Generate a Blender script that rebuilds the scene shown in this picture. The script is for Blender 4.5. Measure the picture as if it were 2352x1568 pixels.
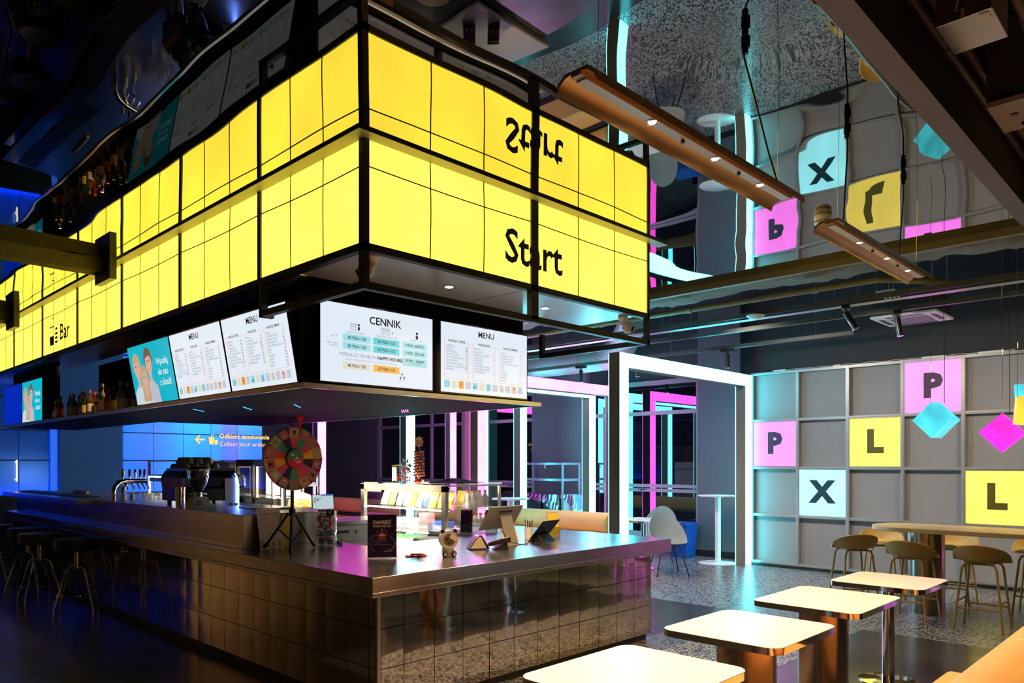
import bpy, bmesh, math, random
from mathutils import Vector, Matrix
random.seed(7)
PI = math.pi
S = bpy.context.scene
COL = S.collection
for o in list(bpy.data.objects):
    bpy.data.objects.remove(o)

# ------------------------------------------------------------------ camera
cd = bpy.data.cameras.new('camera')
cam = bpy.data.objects.new('camera', cd)
COL.objects.link(cam)
cam.location = (-2.7024, -3.7797, 1.5831)
PSI = 0.7722
cam.rotation_euler = (PI/2, 0, PSI - PI/2)
cd.sensor_width = 36.0
cd.sensor_fit = 'HORIZONTAL'
cd.lens = 1714.4/2352*36.0
cd.shift_y = (1062.43-784)/2352
cd.clip_start = 0.05
cd.clip_end = 100
S.camera = cam

# ------------------------------------------------------------------ view and world
S.view_settings.view_transform = 'Standard'
S.view_settings.look = 'None'
S.view_settings.gamma = 1.0
S.view_settings.exposure = 1.2
S.view_settings.use_curve_mapping = False
w = bpy.data.worlds.new('world')
S.world = w
w.use_nodes = True
w.node_tree.nodes['Background'].inputs[0].default_value = (0.022, 0.022, 0.030, 1)
w.node_tree.nodes['Background'].inputs[1].default_value = 1.0

def lamp(name, kind, loc, energy, color, rot=(0, 0, 0), **kw):
    l = bpy.data.lights.new(name, kind)
    l.energy = energy
    l.color = color
    for k, v in kw.items():
        setattr(l, k, v)
    o = bpy.data.objects.new(name, l)
    COL.objects.link(o)
    o.location = loc
    o.rotation_euler = rot
    return o

WARM = (1.0, 0.66, 0.36)
# spots of the two hanging lamps (z 2.9, y -2.17)
for x in (-0.28, 0.2, 0.62, 1.82, 2.3, 2.72):
    lamp('lamp_spot', 'SPOT', (x, -2.17, 2.86), 48, WARM, spot_size=2.1, spot_blend=0.9, shadow_soft_size=0.025)
# recessed soffit spots
for x, y in ((0.88, 0.35), (1.93, 0.35)):
    lamp('soffit_spot', 'SPOT', (x, y, 2.85), 85, WARM, spot_size=2.2, spot_blend=0.8, shadow_soft_size=0.03)

for y in (0.95, 1.9, 3.4, 5.2, 7.0):
    lamp('soffit_spot', 'SPOT', (0.14, y, 2.85), 22, WARM, spot_size=2.0, spot_blend=0.8, shadow_soft_size=0.03)  # row added along the left soffit to brighten wheel and counter, no fittings modelled
# spots of the unseen hanging lamp added left of the view for more light
for x in (-2.64, -2.16, -1.74):
    lamp('lamp_spot', 'SPOT', (x, -2.17, 2.86), 40, WARM, spot_size=2.1, spot_blend=0.9, shadow_soft_size=0.025)
def aim(frm, to):
    d = Vector(to)-Vector(frm)
    return d.to_track_quat('-Z', 'Y').to_euler()
# fill spots added to brighten the letter wall and the terrazzo
for fx, to, e in (((5.55, -3.3, 3.2), (8.3, -2.4, 1.3), 85), ((5.55, 0.9, 3.2), (8.3, 0.2, 1.2), 60), ((5.55, -0.75, 3.1), (8.3, -1.0, 1.2), 55),
                  ((5.55, 0.2, 3.2), (6.3, 0.2, 0), 90), ((5.55, 2.6, 3.2), (6.6, 2.4, 0), 90)):
    lamp('added_fill_spot', 'SPOT', fx, e, (1.0, 0.86, 0.72), aim(fx, to), spot_size=1.9, spot_blend=1.0, shadow_soft_size=0.05)
# added warm spots lighting the unseen brown wall that the steel bar reflects
for x, y, tx, ty in ((-6.6, 13.6, -6.6, 16), (-5.2, 13.6, -5.2, 16), (-4.0, 13.6, -4.0, 16)):
    fx = (x, y, 3.2)
    lamp('added_wall_wash', 'SPOT', fx, 130, (1.0, 0.60, 0.26), aim(fx, (tx, ty, 1.2)), spot_size=2.2, spot_blend=1.0, shadow_soft_size=0.1)

# ------------------------------------------------------------------ materials
def L(r, g, b):
    f = lambda v: (v/255/12.92) if v/255 <= 0.04045 else ((v/255+0.055)/1.055)**2.4
    return (f(r), f(g), f(b))

MATS = {}
def mat(name, color, rough=0.5, metal=0.0, var=0.08, scale=12.0, bump=0.0, bscale=60.0, **kw):
    if name in MATS:
        return MATS[name]
    m = bpy.data.materials.new(name)
    m.use_nodes = True
    nt = m.node_tree
    N, K = nt.nodes, nt.links
    p = N['Principled BSDF']
    tc = N.new('ShaderNodeTexCoord')
    nz = N.new('ShaderNodeTexNoise')
    nz.inputs['Scale'].default_value = scale
    nz.inputs['Detail'].default_value = 3
    K.new(tc.outputs['Object'], nz.inputs['Vector'])
    mr = N.new('ShaderNodeMapRange')
    mr.inputs[3].default_value = max(0.0, rough-var)
    mr.inputs[4].default_value = min(1.0, rough+var)
    K.new(nz.outputs[0], mr.inputs[0])
    K.new(mr.outputs[0], p.inputs['Roughness'])
    mx = N.new('ShaderNodeMixRGB')
    mx.inputs[1].default_value = tuple(c*0.9 for c in color)+(1,)
    mx.inputs[2].default_value = tuple(min(1, c*1.08) for c in color)+(1,)
    K.new(nz.outputs[0], mx.inputs[0])
    K.new(mx.outputs[0], p.inputs['Base Color'])
    p.inputs['Metallic'].default_value = metal
    if bump:
        n2 = N.new('ShaderNodeTexNoise')
        n2.inputs['Scale'].default_value = bscale
        n2.inputs['Detail'].default_value = 4
        K.new(tc.outputs['Object'], n2.inputs['Vector'])
        bp = N.new('ShaderNodeBump')
        bp.inputs['Strength'].default_value = 1.0
        bp.inputs['Distance'].default_value = bump
        K.new(n2.outputs[0], bp.inputs['Height'])
        K.new(bp.outputs[0], p.inputs['Normal'])
    for k, v in kw.items():
        p.inputs[k.replace('_', ' ')].default_value = v
    MATS[name] = m
    return m

def emit(name, color, strength=1.0, var=0.0, scale=2.0, base=(0.02, 0.02, 0.02), rough=0.4, lcd=False):
    if name in MATS:
        return MATS[name]
    m = bpy.data.materials.new(name)
    m.use_nodes = True
    nt = m.node_tree
    N, K = nt.nodes, nt.links
    p = N['Principled BSDF']
    p.inputs['Base Color'].default_value = base+(1,)
    p.inputs['Roughness'].default_value = rough
    p.inputs['Emission Color'].default_value = color+(1,)
    tc = N.new('ShaderNodeTexCoord')
    nz = N.new('ShaderNodeTexNoise')
    nz.inputs['Scale'].default_value = scale
    nz.inputs['Detail'].default_value = 1
    K.new(tc.outputs['Object'], nz.inputs['Vector'])
    mr = N.new('ShaderNodeMapRange')
    mr.inputs[1].default_value = 0.3
    mr.inputs[2].default_value = 0.7
    mr.inputs[3].default_value = strength*(1-var)
    mr.inputs[4].default_value = strength*(1+var)
    K.new(nz.outputs[0], mr.inputs[0])
    if lcd:
        # liquid crystal panels lose brightness when looked at from above: angular emission profile
        ge = N.new('ShaderNodeNewGeometry')
        sx = N.new('ShaderNodeSeparateXYZ')
        K.new(ge.outputs['Incoming'], sx.inputs[0])
        m2 = N.new('ShaderNodeMapRange')
        m2.inputs[1].default_value = 0.05
        m2.inputs[2].default_value = 0.32
        m2.inputs[3].default_value = 1.0
        m2.inputs[4].default_value = 0.10
        K.new(sx.outputs[2], m2.inputs[0])
        mu = N.new('ShaderNodeMath')
        mu.operation = 'MULTIPLY'
        K.new(mr.outputs[0], mu.inputs[0])
        K.new(m2.outputs[0], mu.inputs[1])
        K.new(mu.outputs[0], p.inputs['Emission Strength'])
    else:
        K.new(mr.outputs[0], p.inputs['Emission Strength'])
    MATS[name] = m
    return m

def clear(name, color=(1, 1, 1), ior=1.2, rough=0.02, alpha=0.12):
    """thin clear plastic or glass: mostly see-through with a sheen"""
    if name in MATS:
        return MATS[name]
    m = bpy.data.materials.new(name)
    m.use_nodes = True
    nt = m.node_tree
    N, K = nt.nodes, nt.links
    N.remove(N['Principled BSDF'])
    out = N['Material Output']
    t = N.new('ShaderNodeBsdfTransparent')
    t.inputs[0].default_value = color+(1,)
    g = N.new('ShaderNodeBsdfGlossy')
    g.inputs['Roughness'].default_value = rough
    lw = N.new('ShaderNodeLayerWeight')
    lw.inputs[0].default_value = 0.25
    nz = N.new('ShaderNodeTexNoise')
    nz.inputs['Scale'].default_value = 5
    ma = N.new('ShaderNodeMath')
    ma.operation = 'MULTIPLY_ADD'
    K.new(nz.outputs[0], ma.inputs[0])
    ma.inputs[1].default_value = 0.04
    ma.inputs[2].default_value = alpha-0.02
    mx2 = N.new('ShaderNodeMath')
    mx2.operation = 'MULTIPLY_ADD'
    mx2.inputs[1].default_value = 0.6
    K.new(lw.outputs['Facing'], mx2.inputs[0])
    K.new(ma.outputs[0], mx2.inputs[2])
    mx = N.new('ShaderNodeMixShader')
    K.new(mx2.outputs[0], mx.inputs[0])
    K.new(t.outputs[0], mx.inputs[1])
    K.new(g.outputs[0], mx.inputs[2])
    K.new(mx.outputs[0], out.inputs[0])
    MATS[name] = m
    return m

def mirror_ceiling():
    m = bpy.data.materials.new('mirror_film')
    m.use_nodes = True
    nt = m.node_tree
    N, K = nt.nodes, nt.links
    p = N['Principled BSDF']
    p.inputs['Base Color'].default_value = (0.34, 0.33, 0.295, 1)
    p.inputs['Metallic'].default_value = 1.0
    p.inputs['Roughness'].default_value = 0.012
    geo = N.new('ShaderNodeNewGeometry')
    nz = N.new('ShaderNodeTexNoise')
    nz.inputs['Scale'].default_value = 0.9
    nz.inputs['Detail'].default_value = 0.5
    K.new(geo.outputs['Position'], nz.inputs['Vector'])
    acc = nz.outputs[0]
    mul = N.new('ShaderNodeMath'); mul.operation = 'MULTIPLY'
    mul.inputs[1].default_value = 0.012
    K.new(acc, mul.inputs[0])
    acc = mul.outputs[0]
    # the film dimples round every anchor of a hanging cable
    for ax, ay in ((0.41, -2.2), (1.62, -2.2), (2.6, -2.2), (3.2, -1.45)):
        d = N.new('ShaderNodeVectorMath'); d.operation = 'DISTANCE'
        d.inputs[1].default_value = (ax, ay, 3.507)
        K.new(geo.outputs['Position'], d.inputs[0])
        mr = N.new('ShaderNodeMapRange')
        mr.interpolation_type = 'SMOOTHERSTEP'
        mr.inputs[1].default_value = 0.0
        mr.inputs[2].default_value = 0.42
        mr.inputs[3].default_value = 0.0026
        mr.inputs[4].default_value = 0.0
        K.new(d.outputs['Value'], mr.inputs[0])
        a = N.new('ShaderNodeMath'); a.operation = 'ADD'
        K.new(acc, a.inputs[0]); K.new(mr.outputs[0], a.inputs[1])
        acc = a.outputs[0]
    bp = N.new('ShaderNodeBump')
    bp.inputs['Strength'].default_value = 1.0
    bp.inputs['Distance'].default_value = 1.0
    K.new(acc, bp.inputs['Height'])
    K.new(bp.outputs[0], p.inputs['Normal'])
    return m

def pebble():
    m = bpy.data.materials.new('pebble_terrazzo')
    m.use_nodes = True
    nt = m.node_tree
    N, K = nt.nodes, nt.links
    p = N['Principled BSDF']
    geo = N.new('ShaderNodeNewGeometry')
    vo = N.new('ShaderNodeTexVoronoi')
    vo.feature = 'DISTANCE_TO_EDGE'
    vo.inputs['Scale'].default_value = 50
    nz = N.new('ShaderNodeTexNoise')
    nz.inputs['Scale'].default_value = 30
    mxv = N.new('ShaderNodeMixRGB')
    mxv.inputs[0].default_value = 0.02
    K.new(geo.outputs['Position'], nz.inputs['Vector'])
    K.new(geo.outputs['Position'], mxv.inputs[1])
    K.new(nz.outputs['Color'], mxv.inputs[2])
    K.new(mxv.outputs[0], vo.inputs['Vector'])
    v2 = N.new('ShaderNodeTexVoronoi')
    v2.inputs['Scale'].default_value = 50
    K.new(mxv.outputs[0], v2.inputs['Vector'])
    cr = N.new('ShaderNodeValToRGB')
    cr.color_ramp.elements[0].position = 0.09
    cr.color_ramp.elements[0].color = (0.035, 0.037, 0.05, 1)
    cr.color_ramp.elements[1].position = 0.16
    cr.color_ramp.elements[1].color = (0.50, 0.49, 0.50, 1)
    K.new(vo.outputs['Distance'], cr.inputs[0])
    sep = N.new('ShaderNodeSeparateColor')
    K.new(v2.outputs['Color'], sep.inputs[0])
    gt = N.new('ShaderNodeMath'); gt.operation = 'GREATER_THAN'
    gt.inputs[1].default_value = 0.28
    K.new(sep.outputs[0], gt.inputs[0])
    mx = N.new('ShaderNodeMixRGB')
    mx.inputs[1].default_value = (0.04, 0.042, 0.055, 1)
    K.new(gt.outputs[0], mx.inputs[0])
    K.new(cr.outputs[0], mx.inputs[2])
    K.new(mx.outputs[0], p.inputs['Base Color'])
    p.inputs['Roughness'].default_value = 0.3
    return m

STEEL = mat('brushed_steel', (0.56, 0.54, 0.51), 0.24, 1.0, 0.06, 5, 0.0004, 25)
STEEL2 = mat('satin_steel', (0.5, 0.48, 0.46), 0.34, 1.0, 0.05, 6)
CHROME = mat('chrome', (0.8, 0.8, 0.8), 0.06, 1.0, 0.03)
TILEM = mat('polished_steel_tile', (0.56, 0.50, 0.44), 0.055, 1.0, 0.02, 8, 0.0005, 7)
BLACK = mat('black_powder_coat', (0.012, 0.011, 0.010), 0.4)
BLACKG = mat('black_gloss_plastic', (0.01, 0.01, 0.012), 0.18)
DARK = mat('dark_paint', (0.022, 0.022, 0.026), 0.7, bump=0.001, bscale=20)
WALLD = mat('slate_wall_paint', (0.09, 0.09, 0.105), 0.62, bump=0.0015, bscale=30)
CONC = mat('raw_concrete', (0.20, 0.18, 0.15), 0.85, var=0.1, scale=6, bump=0.012, bscale=14)
CONCD = mat('dark_raw_concrete', (0.10, 0.085, 0.06), 0.85, var=0.1, scale=6, bump=0.012, bscale=14)
FLOORD = mat('dark_smooth_floor', (0.045, 0.045, 0.05), 0.22, var=0.06, scale=3, bump=0.0002, bscale=8)
WHITE = mat('white_plastic', (0.72, 0.72, 0.72), 0.4)
PAPER = mat('white_paper', (0.8, 0.78, 0.76), 0.6)
WHITEM = mat('white_laminate', (0.82, 0.80, 0.77), 0.32, var=0.03)
GREYP = mat('grey_plastic', (0.25, 0.25, 0.27), 0.45)
ALU = mat('aluminium_profile', (0.36, 0.35, 0.35), 0.4, 0.5)
GREYPANEL = mat('grey_felt_panel', (0.27, 0.26, 0.27), 0.8, bump=0.0006, bscale=120)
MUSTARD = mat('mustard_shell', (0.42, 0.25, 0.06), 0.5)
MUSTARDC = mat('mustard_cushion', (0.55, 0.36, 0.08), 0.75, bump=0.001, bscale=120)
ORANGE = mat('orange_vinyl', (0.80, 0.40, 0.12), 0.45, bump=0.0008, bscale=150)
WOOD = mat('oak_top', (0.62, 0.42, 0.20), 0.4, var=0.06, scale=10)
BRASS = mat('bronze_shade', (0.50, 0.33, 0.16), 0.38, 0.6)
GREYCH = mat('grey_shell', (0.30, 0.33, 0.34), 0.55)
BLACKV = mat('black_vinyl', (0.014, 0.013, 0.012), 0.42)
BLUEW = mat('blue_metal_panel', (0.05, 0.24, 0.95), 0.24, 0.6, var=0.06, scale=2, bump=0.0006, bscale=2.2)
BLUED = mat('blue_matte_panel', (0.03, 0.12, 0.30), 0.6)
GLASSW = mat('night_window_glass', (0.004, 0.004, 0.007), 0.01, 0.0, 0.005, IOR=2.4)
FRAMEW = mat('window_profile', (0.22, 0.22, 0.24), 0.45, 0.2)
CLEAR = clear('clear_glass')
CLEARP = clear('clear_acrylic', (0.95, 0.97, 0.98), alpha=0.16)
YEL = emit('yellow_light_panel', (1.0, 0.76, 0.055), 1.2, 0.10, 1.6)
CYN = emit('cyan_neon_panel', (0.10, 0.85, 1.0), 6.0, 0.12, 2.5)
PNK = emit('pink_neon_panel', (1.0, 0.075, 0.78), 4.6, 0.12, 2.5)
CT = emit('cyan_letter_panel', (0.30, 0.86, 1.0), 0.870, 0.08, 3)
PT = emit('pink_letter_panel', (1.0, 0.20, 0.98), 0.826, 0.08, 3)
YT = emit('yellow_letter_panel', (1.0, 0.80, 0.12), 0.587, 0.08, 3)
CC = emit('cyan_cube_glow', (0.08, 0.80, 0.95), 0.435, 0.25, 5)
PC = emit('magenta_cube_glow', (1.0, 0.03, 0.72), 0.522, 0.2, 5)
YC = emit('yellow_cube_glow', (1.0, 0.72, 0.06), 0.478, 0.1, 5)
LEDW = emit('warm_led', (1.0, 0.72, 0.42), 30)
LEDC = emit('case_led', (1.0, 0.90, 0.74), 48)
LEDB = emit('blue_led', (0.10, 0.22, 1.0), 16)
LEDB2 = emit('blue_wall_led', (0.01, 0.12, 1.0), 34)
SCRW = emit('screen_white', (0.80, 0.88, 0.98), 0.413, 0.03, 1, rough=0.15, lcd=True)
SCRC = emit('screen_cyan', L(10, 190, 212), 0.39, 0.02, 1, rough=0.15, lcd=True)
INK = mat('black_ink', (0.01, 0.01, 0.015), 0.5)
INKG = mat('grey_ink', (0.16, 0.2, 0.3), 0.5)

def flat(name, rgb, s=0.39):
    return emit(name, L(*rgb), s, lcd=True)

# ------------------------------------------------------------------ mesh helpers
_TX = {}
def glyphs(body, size, bold, al):
    k = (body, size, bold, al)
    if k not in _TX:
        cu = bpy.data.curves.new('t', 'FONT')
        cu.body = body
        cu.size = size
        cu.offset = bold
        cu.align_x = al
        cu.align_y = 'CENTER'
        cu.resolution_u = 2
        ob = bpy.data.objects.new('t', cu)
        COL.objects.link(ob)
        dg = bpy.context.evaluated_depsgraph_get()
        ev = ob.evaluated_get(dg)
        me = ev.to_mesh()
        vs = [(v.co.x, v.co.y) for v in me.vertices]
        fs = [tuple(p.vertices) for p in me.polygons]
        ev.to_mesh_clear()
        bpy.data.objects.remove(ob)
        bpy.data.curves.remove(cu)
        _TX[k] = (vs, fs)
    return _TX[k]

class B:
    def __init__(s):
        s.bm = bmesh.new()
    def face(s, vs, m=0):
        try:
            f = s.bm.faces.new(vs)
            f.material_index = m
            return f
        except ValueError:
            return None
    def box(s, a, b, m=0):
        x0, y0, z0 = [min(p, q) for p, q in zip(a, b)]
        x1, y1, z1 = [max(p, q) for p, q in zip(a, b)]
        v = [s.bm.verts.new(c) for c in ((x0, y0, z0), (x1, y0, z0), (x1, y1, z0), (x0, y1, z0), (x0, y0, z1), (x1, y0, z1), (x1, y1, z1), (x0, y1, z1))]
        for q in ((3, 2, 1, 0), (4, 5, 6, 7), (0, 1, 5, 4), (1, 2, 6, 5), (2, 3, 7, 6), (3, 0, 4, 7)):
            s.face([v[i] for i in q], m)
        return s
    def hexa(s, p, m=0):
        v = [s.bm.verts.new(c) for c in p]
        for q in ((3, 2, 1, 0), (4, 5, 6, 7), (0, 1, 5, 4), (1, 2, 6, 5), (2, 3, 7, 6), (3, 0, 4, 7)):
            s.face([v[i] for i in q], m)
        return s
    def quad(s, p, m=0):
        s.face([s.bm.verts.new(c) for c in p], m)
        return s
    def cyl(s, p0, p1, r0, r1=None, n=16, m=0, caps=True):
        if r1 is None:
            r1 = r0
        p0, p1 = Vector(p0), Vector(p1)
        d = (p1-p0).normalized()
        u = d.orthogonal().normalized()
        v = d.cross(u)
        A, Bv = [], []
        for i in range(n):
            a = 2*PI*i/n
            o = u*math.cos(a)+v*math.sin(a)
            A.append(s.bm.verts.new(p0+o*r0))
            Bv.append(s.bm.verts.new(p1+o*r1))
        for i in range(n):
            j = (i+1) % n
            s.face([A[i], A[j], Bv[j], Bv[i]], m)
        if caps:
            s.face(A[::-1], m)
            s.face(Bv, m)
        return s
    def tube(s, pts, r, n=8, m=0, closed=False):
        pts = [Vector(p) for p in pts]
        rings = []
        N = len(pts)
        prev = None
        for i, p in enumerate(pts):
            a = pts[(i-1) % N] if (closed or i > 0) else p
            b = pts[(i+1) % N] if (closed or i < N-1) else p
            d = (b-a).normalized()
            if prev is None:
                u = d.orthogonal().normalized()
            else:
                u = (prev-d*prev.dot(d))
                u = u.normalized() if u.length > 1e-6 else d.orthogonal().normalized()
            prev = u
            v = d.cross(u)
            rr = r[i] if isinstance(r, (list, tuple)) else r
            rings.append([s.bm.verts.new(p+(u*math.cos(2*PI*k/n)+v*math.sin(2*PI*k/n))*rr) for k in range(n)])
        for i in range(N if closed else N-1):
            A, C = rings[i], rings[(i+1) % N]
            for k in range(n):
                j = (k+1) % n
                s.face([A[k], A[j], C[j], C[k]], m)
        if not closed:
            s.face(rings[0][::-1], m)
            s.face(rings[-1], m)
        return s
    def lathe(s, prof, c=(0, 0, 0), n=24, m=0, sx=1, sy=1):
        rings = []
        for r, z in prof:
            if r < 1e-5:
                rings.append([s.bm.verts.new((c[0], c[1], c[2]+z))])
            else:
                rings.append([s.bm.verts.new((c[0]+r*sx*math.cos(2*PI*i/n), c[1]+r*sy*math.sin(2*PI*i/n), c[2]+z)) for i in range(n)])
        for A, C in zip(rings, rings[1:]):
            for i in range(n):
                j = (i+1) % n
                if len(A) == 1 and len(C) == 1:
                    continue
                if len(A) == 1:
                    s.face([A[0], C[j], C[i]], m)
                elif len(C) == 1:
                    s.face([A[i], A[j], C[0]], m)
                else:
                    s.face([A[i], A[j], C[j], C[i]], m)
        if len(rings[0]) > 1:
            s.face(rings[0][::-1], m)
        if len(rings[-1]) > 1:
            s.face(rings[-1], m)
        return s
    def sph(s, c, r, n=12, m=0, sx=1, sy=1, sz=1):
        k = max(5, n//2)
        return s.lathe([(r*math.sin(PI*i/k), -r*sz*math.cos(PI*i/k)) for i in range(k+1)], c, n, m, sx, sy)
    def prism(s, pts, o, ux, uy, d, m=0):
        """2-D outline in the frame (o, ux, uy) given thickness d (a vector)"""
        o, ux, uy, d = Vector(o), Vector(ux), Vector(uy), Vector(d)
        A = [s.bm.verts.new(o+ux*x+uy*y) for x, y in pts]
        C = [s.bm.verts.new(o+ux*x+uy*y+d) for x, y in pts]
        n = len(pts)
        s.face(A[::-1], m)
        s.face(C, m)
        for i in range(n):
            j = (i+1) % n
            s.face([A[i], A[j], C[j], C[i]], m)
        return s
    def disc(s, cx, cy, rx, ry, o, ux, uy, m=0, n=20, a0=0, a1=2*PI):
        o, ux, uy = Vector(o), Vector(ux), Vector(uy)
        full = abs(a1-a0-2*PI) < 1e-6
        pts = [(cx+rx*math.cos(a0+(a1-a0)*i/n), cy+ry*math.sin(a0+(a1-a0)*i/n)) for i in range(n if full else n+1)]
        s.face([s.bm.verts.new(o+ux*x+uy*y) for x, y in pts], m)
        return s
    def poly(s, pts, o, ux, uy, m=0):
        o, ux, uy = Vector(o), Vector(ux), Vector(uy)
        s.face([s.bm.verts.new(o+ux*x+uy*y) for x, y in pts], m)
        return s
    def text(s, body, size, x, y, o=(0, 0, 0), ux=(1, 0, 0), uy=(0, 0, 1), bold=0.0, al='LEFT', m=0, sx=1.0):
        vs, fs = glyphs(body, size, bold, al)
        o, ux, uy = Vector(o), Vector(ux), Vector(uy)
        V = [s.bm.verts.new(o+ux*(x+a*sx)+uy*(y+b)) for a, b in vs]
        for f in fs:
            s.face([V[i] for i in f], m)
        return s
    def out(s, name, mats, parent=None, smooth=True, bevel=0, ang=0.7, fixn=True):
        if not isinstance(mats, (list, tuple)):
            mats = [mats]
        bm = s.bm
        if fixn:
            bmesh.ops.recalc_face_normals(bm, faces=bm.faces[:])
        loc = Vector((0, 0, 0))
        if parent is None and len(bm.verts):
            xs = [v.co for v in bm.verts]
            mn = Vector([min(c[i] for c in xs) for i in range(3)])
            mxx = Vector([max(c[i] for c in xs) for i in range(3)])
            loc = Vector(((mn.x+mxx.x)/2, (mn.y+mxx.y)/2, mn.z))
            for v in bm.verts:
                v.co -= loc
        me = bpy.data.meshes.new(name)
        bm.to_mesh(me)
        bm.free()
        for mm in mats:
            me.materials.append(mm)
        if smooth:
            me.polygons.foreach_set('use_smooth', [True]*len(me.polygons))
            try:
                me.set_sharp_from_angle(angle=ang)
            except Exception:
                pass
        o = bpy.data.objects.new(name, me)
        COL.objects.link(o)
        o.location = loc
        if parent is not None:
            o.parent = parent
        if bevel:
            md = o.modifiers.new('bevel', 'BEVEL')
            md.width = bevel
            md.segments = 2
            md.limit_method = 'ANGLE'
        return o

def tag(o, label, cat, group=None, kind=None):
    if label:
        o['label'] = label
    if cat:
        o['category'] = cat
    if group:
        o['group'] = group
    if kind:
        o['kind'] = kind
    return o
def struct(o, label=None):
    o['kind'] = 'structure'
    if label:
        o['label'] = label
    return o
def thing(name, label, cat, loc=(0, 0, 0), rz=0, group=None, rx=0, ry=0):
    o = bpy.data.objects.new(name, None)
    o.empty_display_size = 0.1
    COL.objects.link(o)
    o.location = loc
    o.rotation_euler = (rx, ry, rz)
    return tag(o, label, cat, group)
def copy_tree(o, parent=None):
    c = o.copy()
    COL.objects.link(c)
    if parent is not None:
        c.parent = parent
    for ch in list(o.children):
        copy_tree(ch, c)
    return c
def dup(root, loc, rz=None, label=None, group=None):
    r = copy_tree(root)
    r.location = loc
    if rz is not None:
        r.rotation_euler = (root.rotation_euler[0], root.rotation_euler[1], rz)
    if label:
        r['label'] = label
    if group:
        r['group'] = group
    return r
def rrect(x0, y0, x1, y1, r, n=5):
    P = []
    for cx, cy, a in ((x1-r, y1-r, 0), (x0+r, y1-r, PI/2), (x0+r, y0+r, PI), (x1-r, y0+r, 1.5*PI)):
        for i in range(n+1):
            P.append((cx+r*math.cos(a+PI/2*i/n), cy+r*math.sin(a+PI/2*i/n)))
    return P
X, Y, Z = Vector((1, 0, 0)), Vector((0, 1, 0)), Vector((0, 0, 1))
HC = 3.507     # height of the mirror film

# ------------------------------------------------------------------ room shell
b = B().box((-8, -6.5, -0.05), (4.70, 16, 0))
struct(b.out('floor', FLOORD, smooth=False), 'dark smooth floor beside and behind the bar')
b = B().box((4.70, -6.5, -0.05), (9.0, 16, 0)).box((-0.5, -1.22, 0), (4.70, 0.07, 0.0015))
struct(b.out('floor', pebble(), smooth=False), 'speckled pebble terrazzo floor in front of the letter wall')

b = B().box((-8, -2.52, HC), (4.49, 13, HC+0.02))
struct(b.out('ceiling', mirror_ceiling(), smooth=False), 'black mirror film ceiling over the bar')
b = B().box((4.49, -2.52, 4.25), (9.0, 16, 4.3)).box((-8, -6.5, 4.25), (9.0, -2.52, 4.3)).box((-8, 13, HC), (4.49, 16, HC+0.02))
struct(b.out('ceiling', DARK, smooth=False), 'black high ceiling beyond the mirror film')
b = B()
for i in range(5):
    b.box((-6+i*3.0, -6.4, 4.12), (-6+i*3.0+2.96, -2.95, 4.24))
struct(b.out('ceiling', CONC, smooth=False), 'rough board-marked concrete slab at the right edge of the ceiling')

DK = mat('charcoal_wall', (0.03, 0.031, 0.038), 0.75, bump=0.001, bscale=20)
struct(B().box((8.76, -6.5, 0), (9.0, 16, 4.25)).out('wall_east', DK, smooth=False))
struct(B().box((-8.1, -6.5, 0), (-8, 16, 4.25)).out('wall_west', mat('brown_hall_wall', (0.30, 0.24, 0.18), 0.7, scale=1.5), smooth=False))
struct(B().box((-8, -6.6, 0), (9, -6.5, 4.25)).out('wall_south', DK, smooth=False))
struct(B().box((-8, 16, 0), (-3.2, 16.1, 4.25)).out('wall_north', mat('brown_hall_wall', (0.30, 0.24, 0.18), 0.7, scale=1.5), smooth=False))
struct(B().box((-3.2, 16, 0), (9, 16.1, 4.25)).out('wall_north', WALLD, smooth=False))
# dark wall above the letter wall
struct(B().box((8.30, -5.2, 2.99), (8.759, 1.63, 4.249)).out('wall_right', DARK, smooth=False))

# pillars of the window wall
for y0, y1 in ((2.05, 2.83), (5.25, 6.66), (12.07, 15.99)):
    struct(B().box((8.62, y0, 0), (8.759, y1, 4.249)).out('wall_east', WALLD, smooth=False), 'slate grey wall pillar between the windows')
    struct(B().box((8.60, y0-0.005, 0), (8.619, y1+0.005, 0.11)).out('baseboard_east', BLACK, smooth=False))
struct(B().box((8.40, 8.08, 0), (8.759, 8.60, 4.249)).out('wall_east', CONC, smooth=False), 'raw concrete column in the window wall')

def window(n, y0, y1, mull=()):
    b = B()
    for z0, z1 in ((0.10, 0.34), (1.06, 1.12), (1.14, 1.20), (2.44, 2.51), (2.98, 3.06)):
        b.box((8.66, y0, z0), (8.758, y1, z1))
    for y in (y0, y1-0.06)+tuple(mull):
        b.box((8.665, y, 0.10), (8.758, y+0.06, 3.05))
    f = struct(b.out('window_%d' % n, FRAMEW, smooth=False, bevel=0.004), 'grey framed window with night outside')
    l = f.location.copy()
    g = B().box((8.700, y0+0.02, 0.12), (8.712, y1-0.02, 3.0))
    for v in g.bm.verts:
        v.co -= l
    g.out('pane', GLASSW, f, smooth=False)
    h = B().tube([(8.665, (y0+y1)/2, 1.10), (8.62, (y0+y1)/2, 1.10), (8.615, (y0+y1)/2-0.14, 1.10)], 0.012, 8)
    for v in h.bm.verts:
        v.co -= l
    h.out('window_handle', CHROME, f)
window(1, 2.83, 5.25)
window(2, 6.66, 8.08)
window(3, 8.60, 12.07, (9.95, 11.0))

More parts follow.
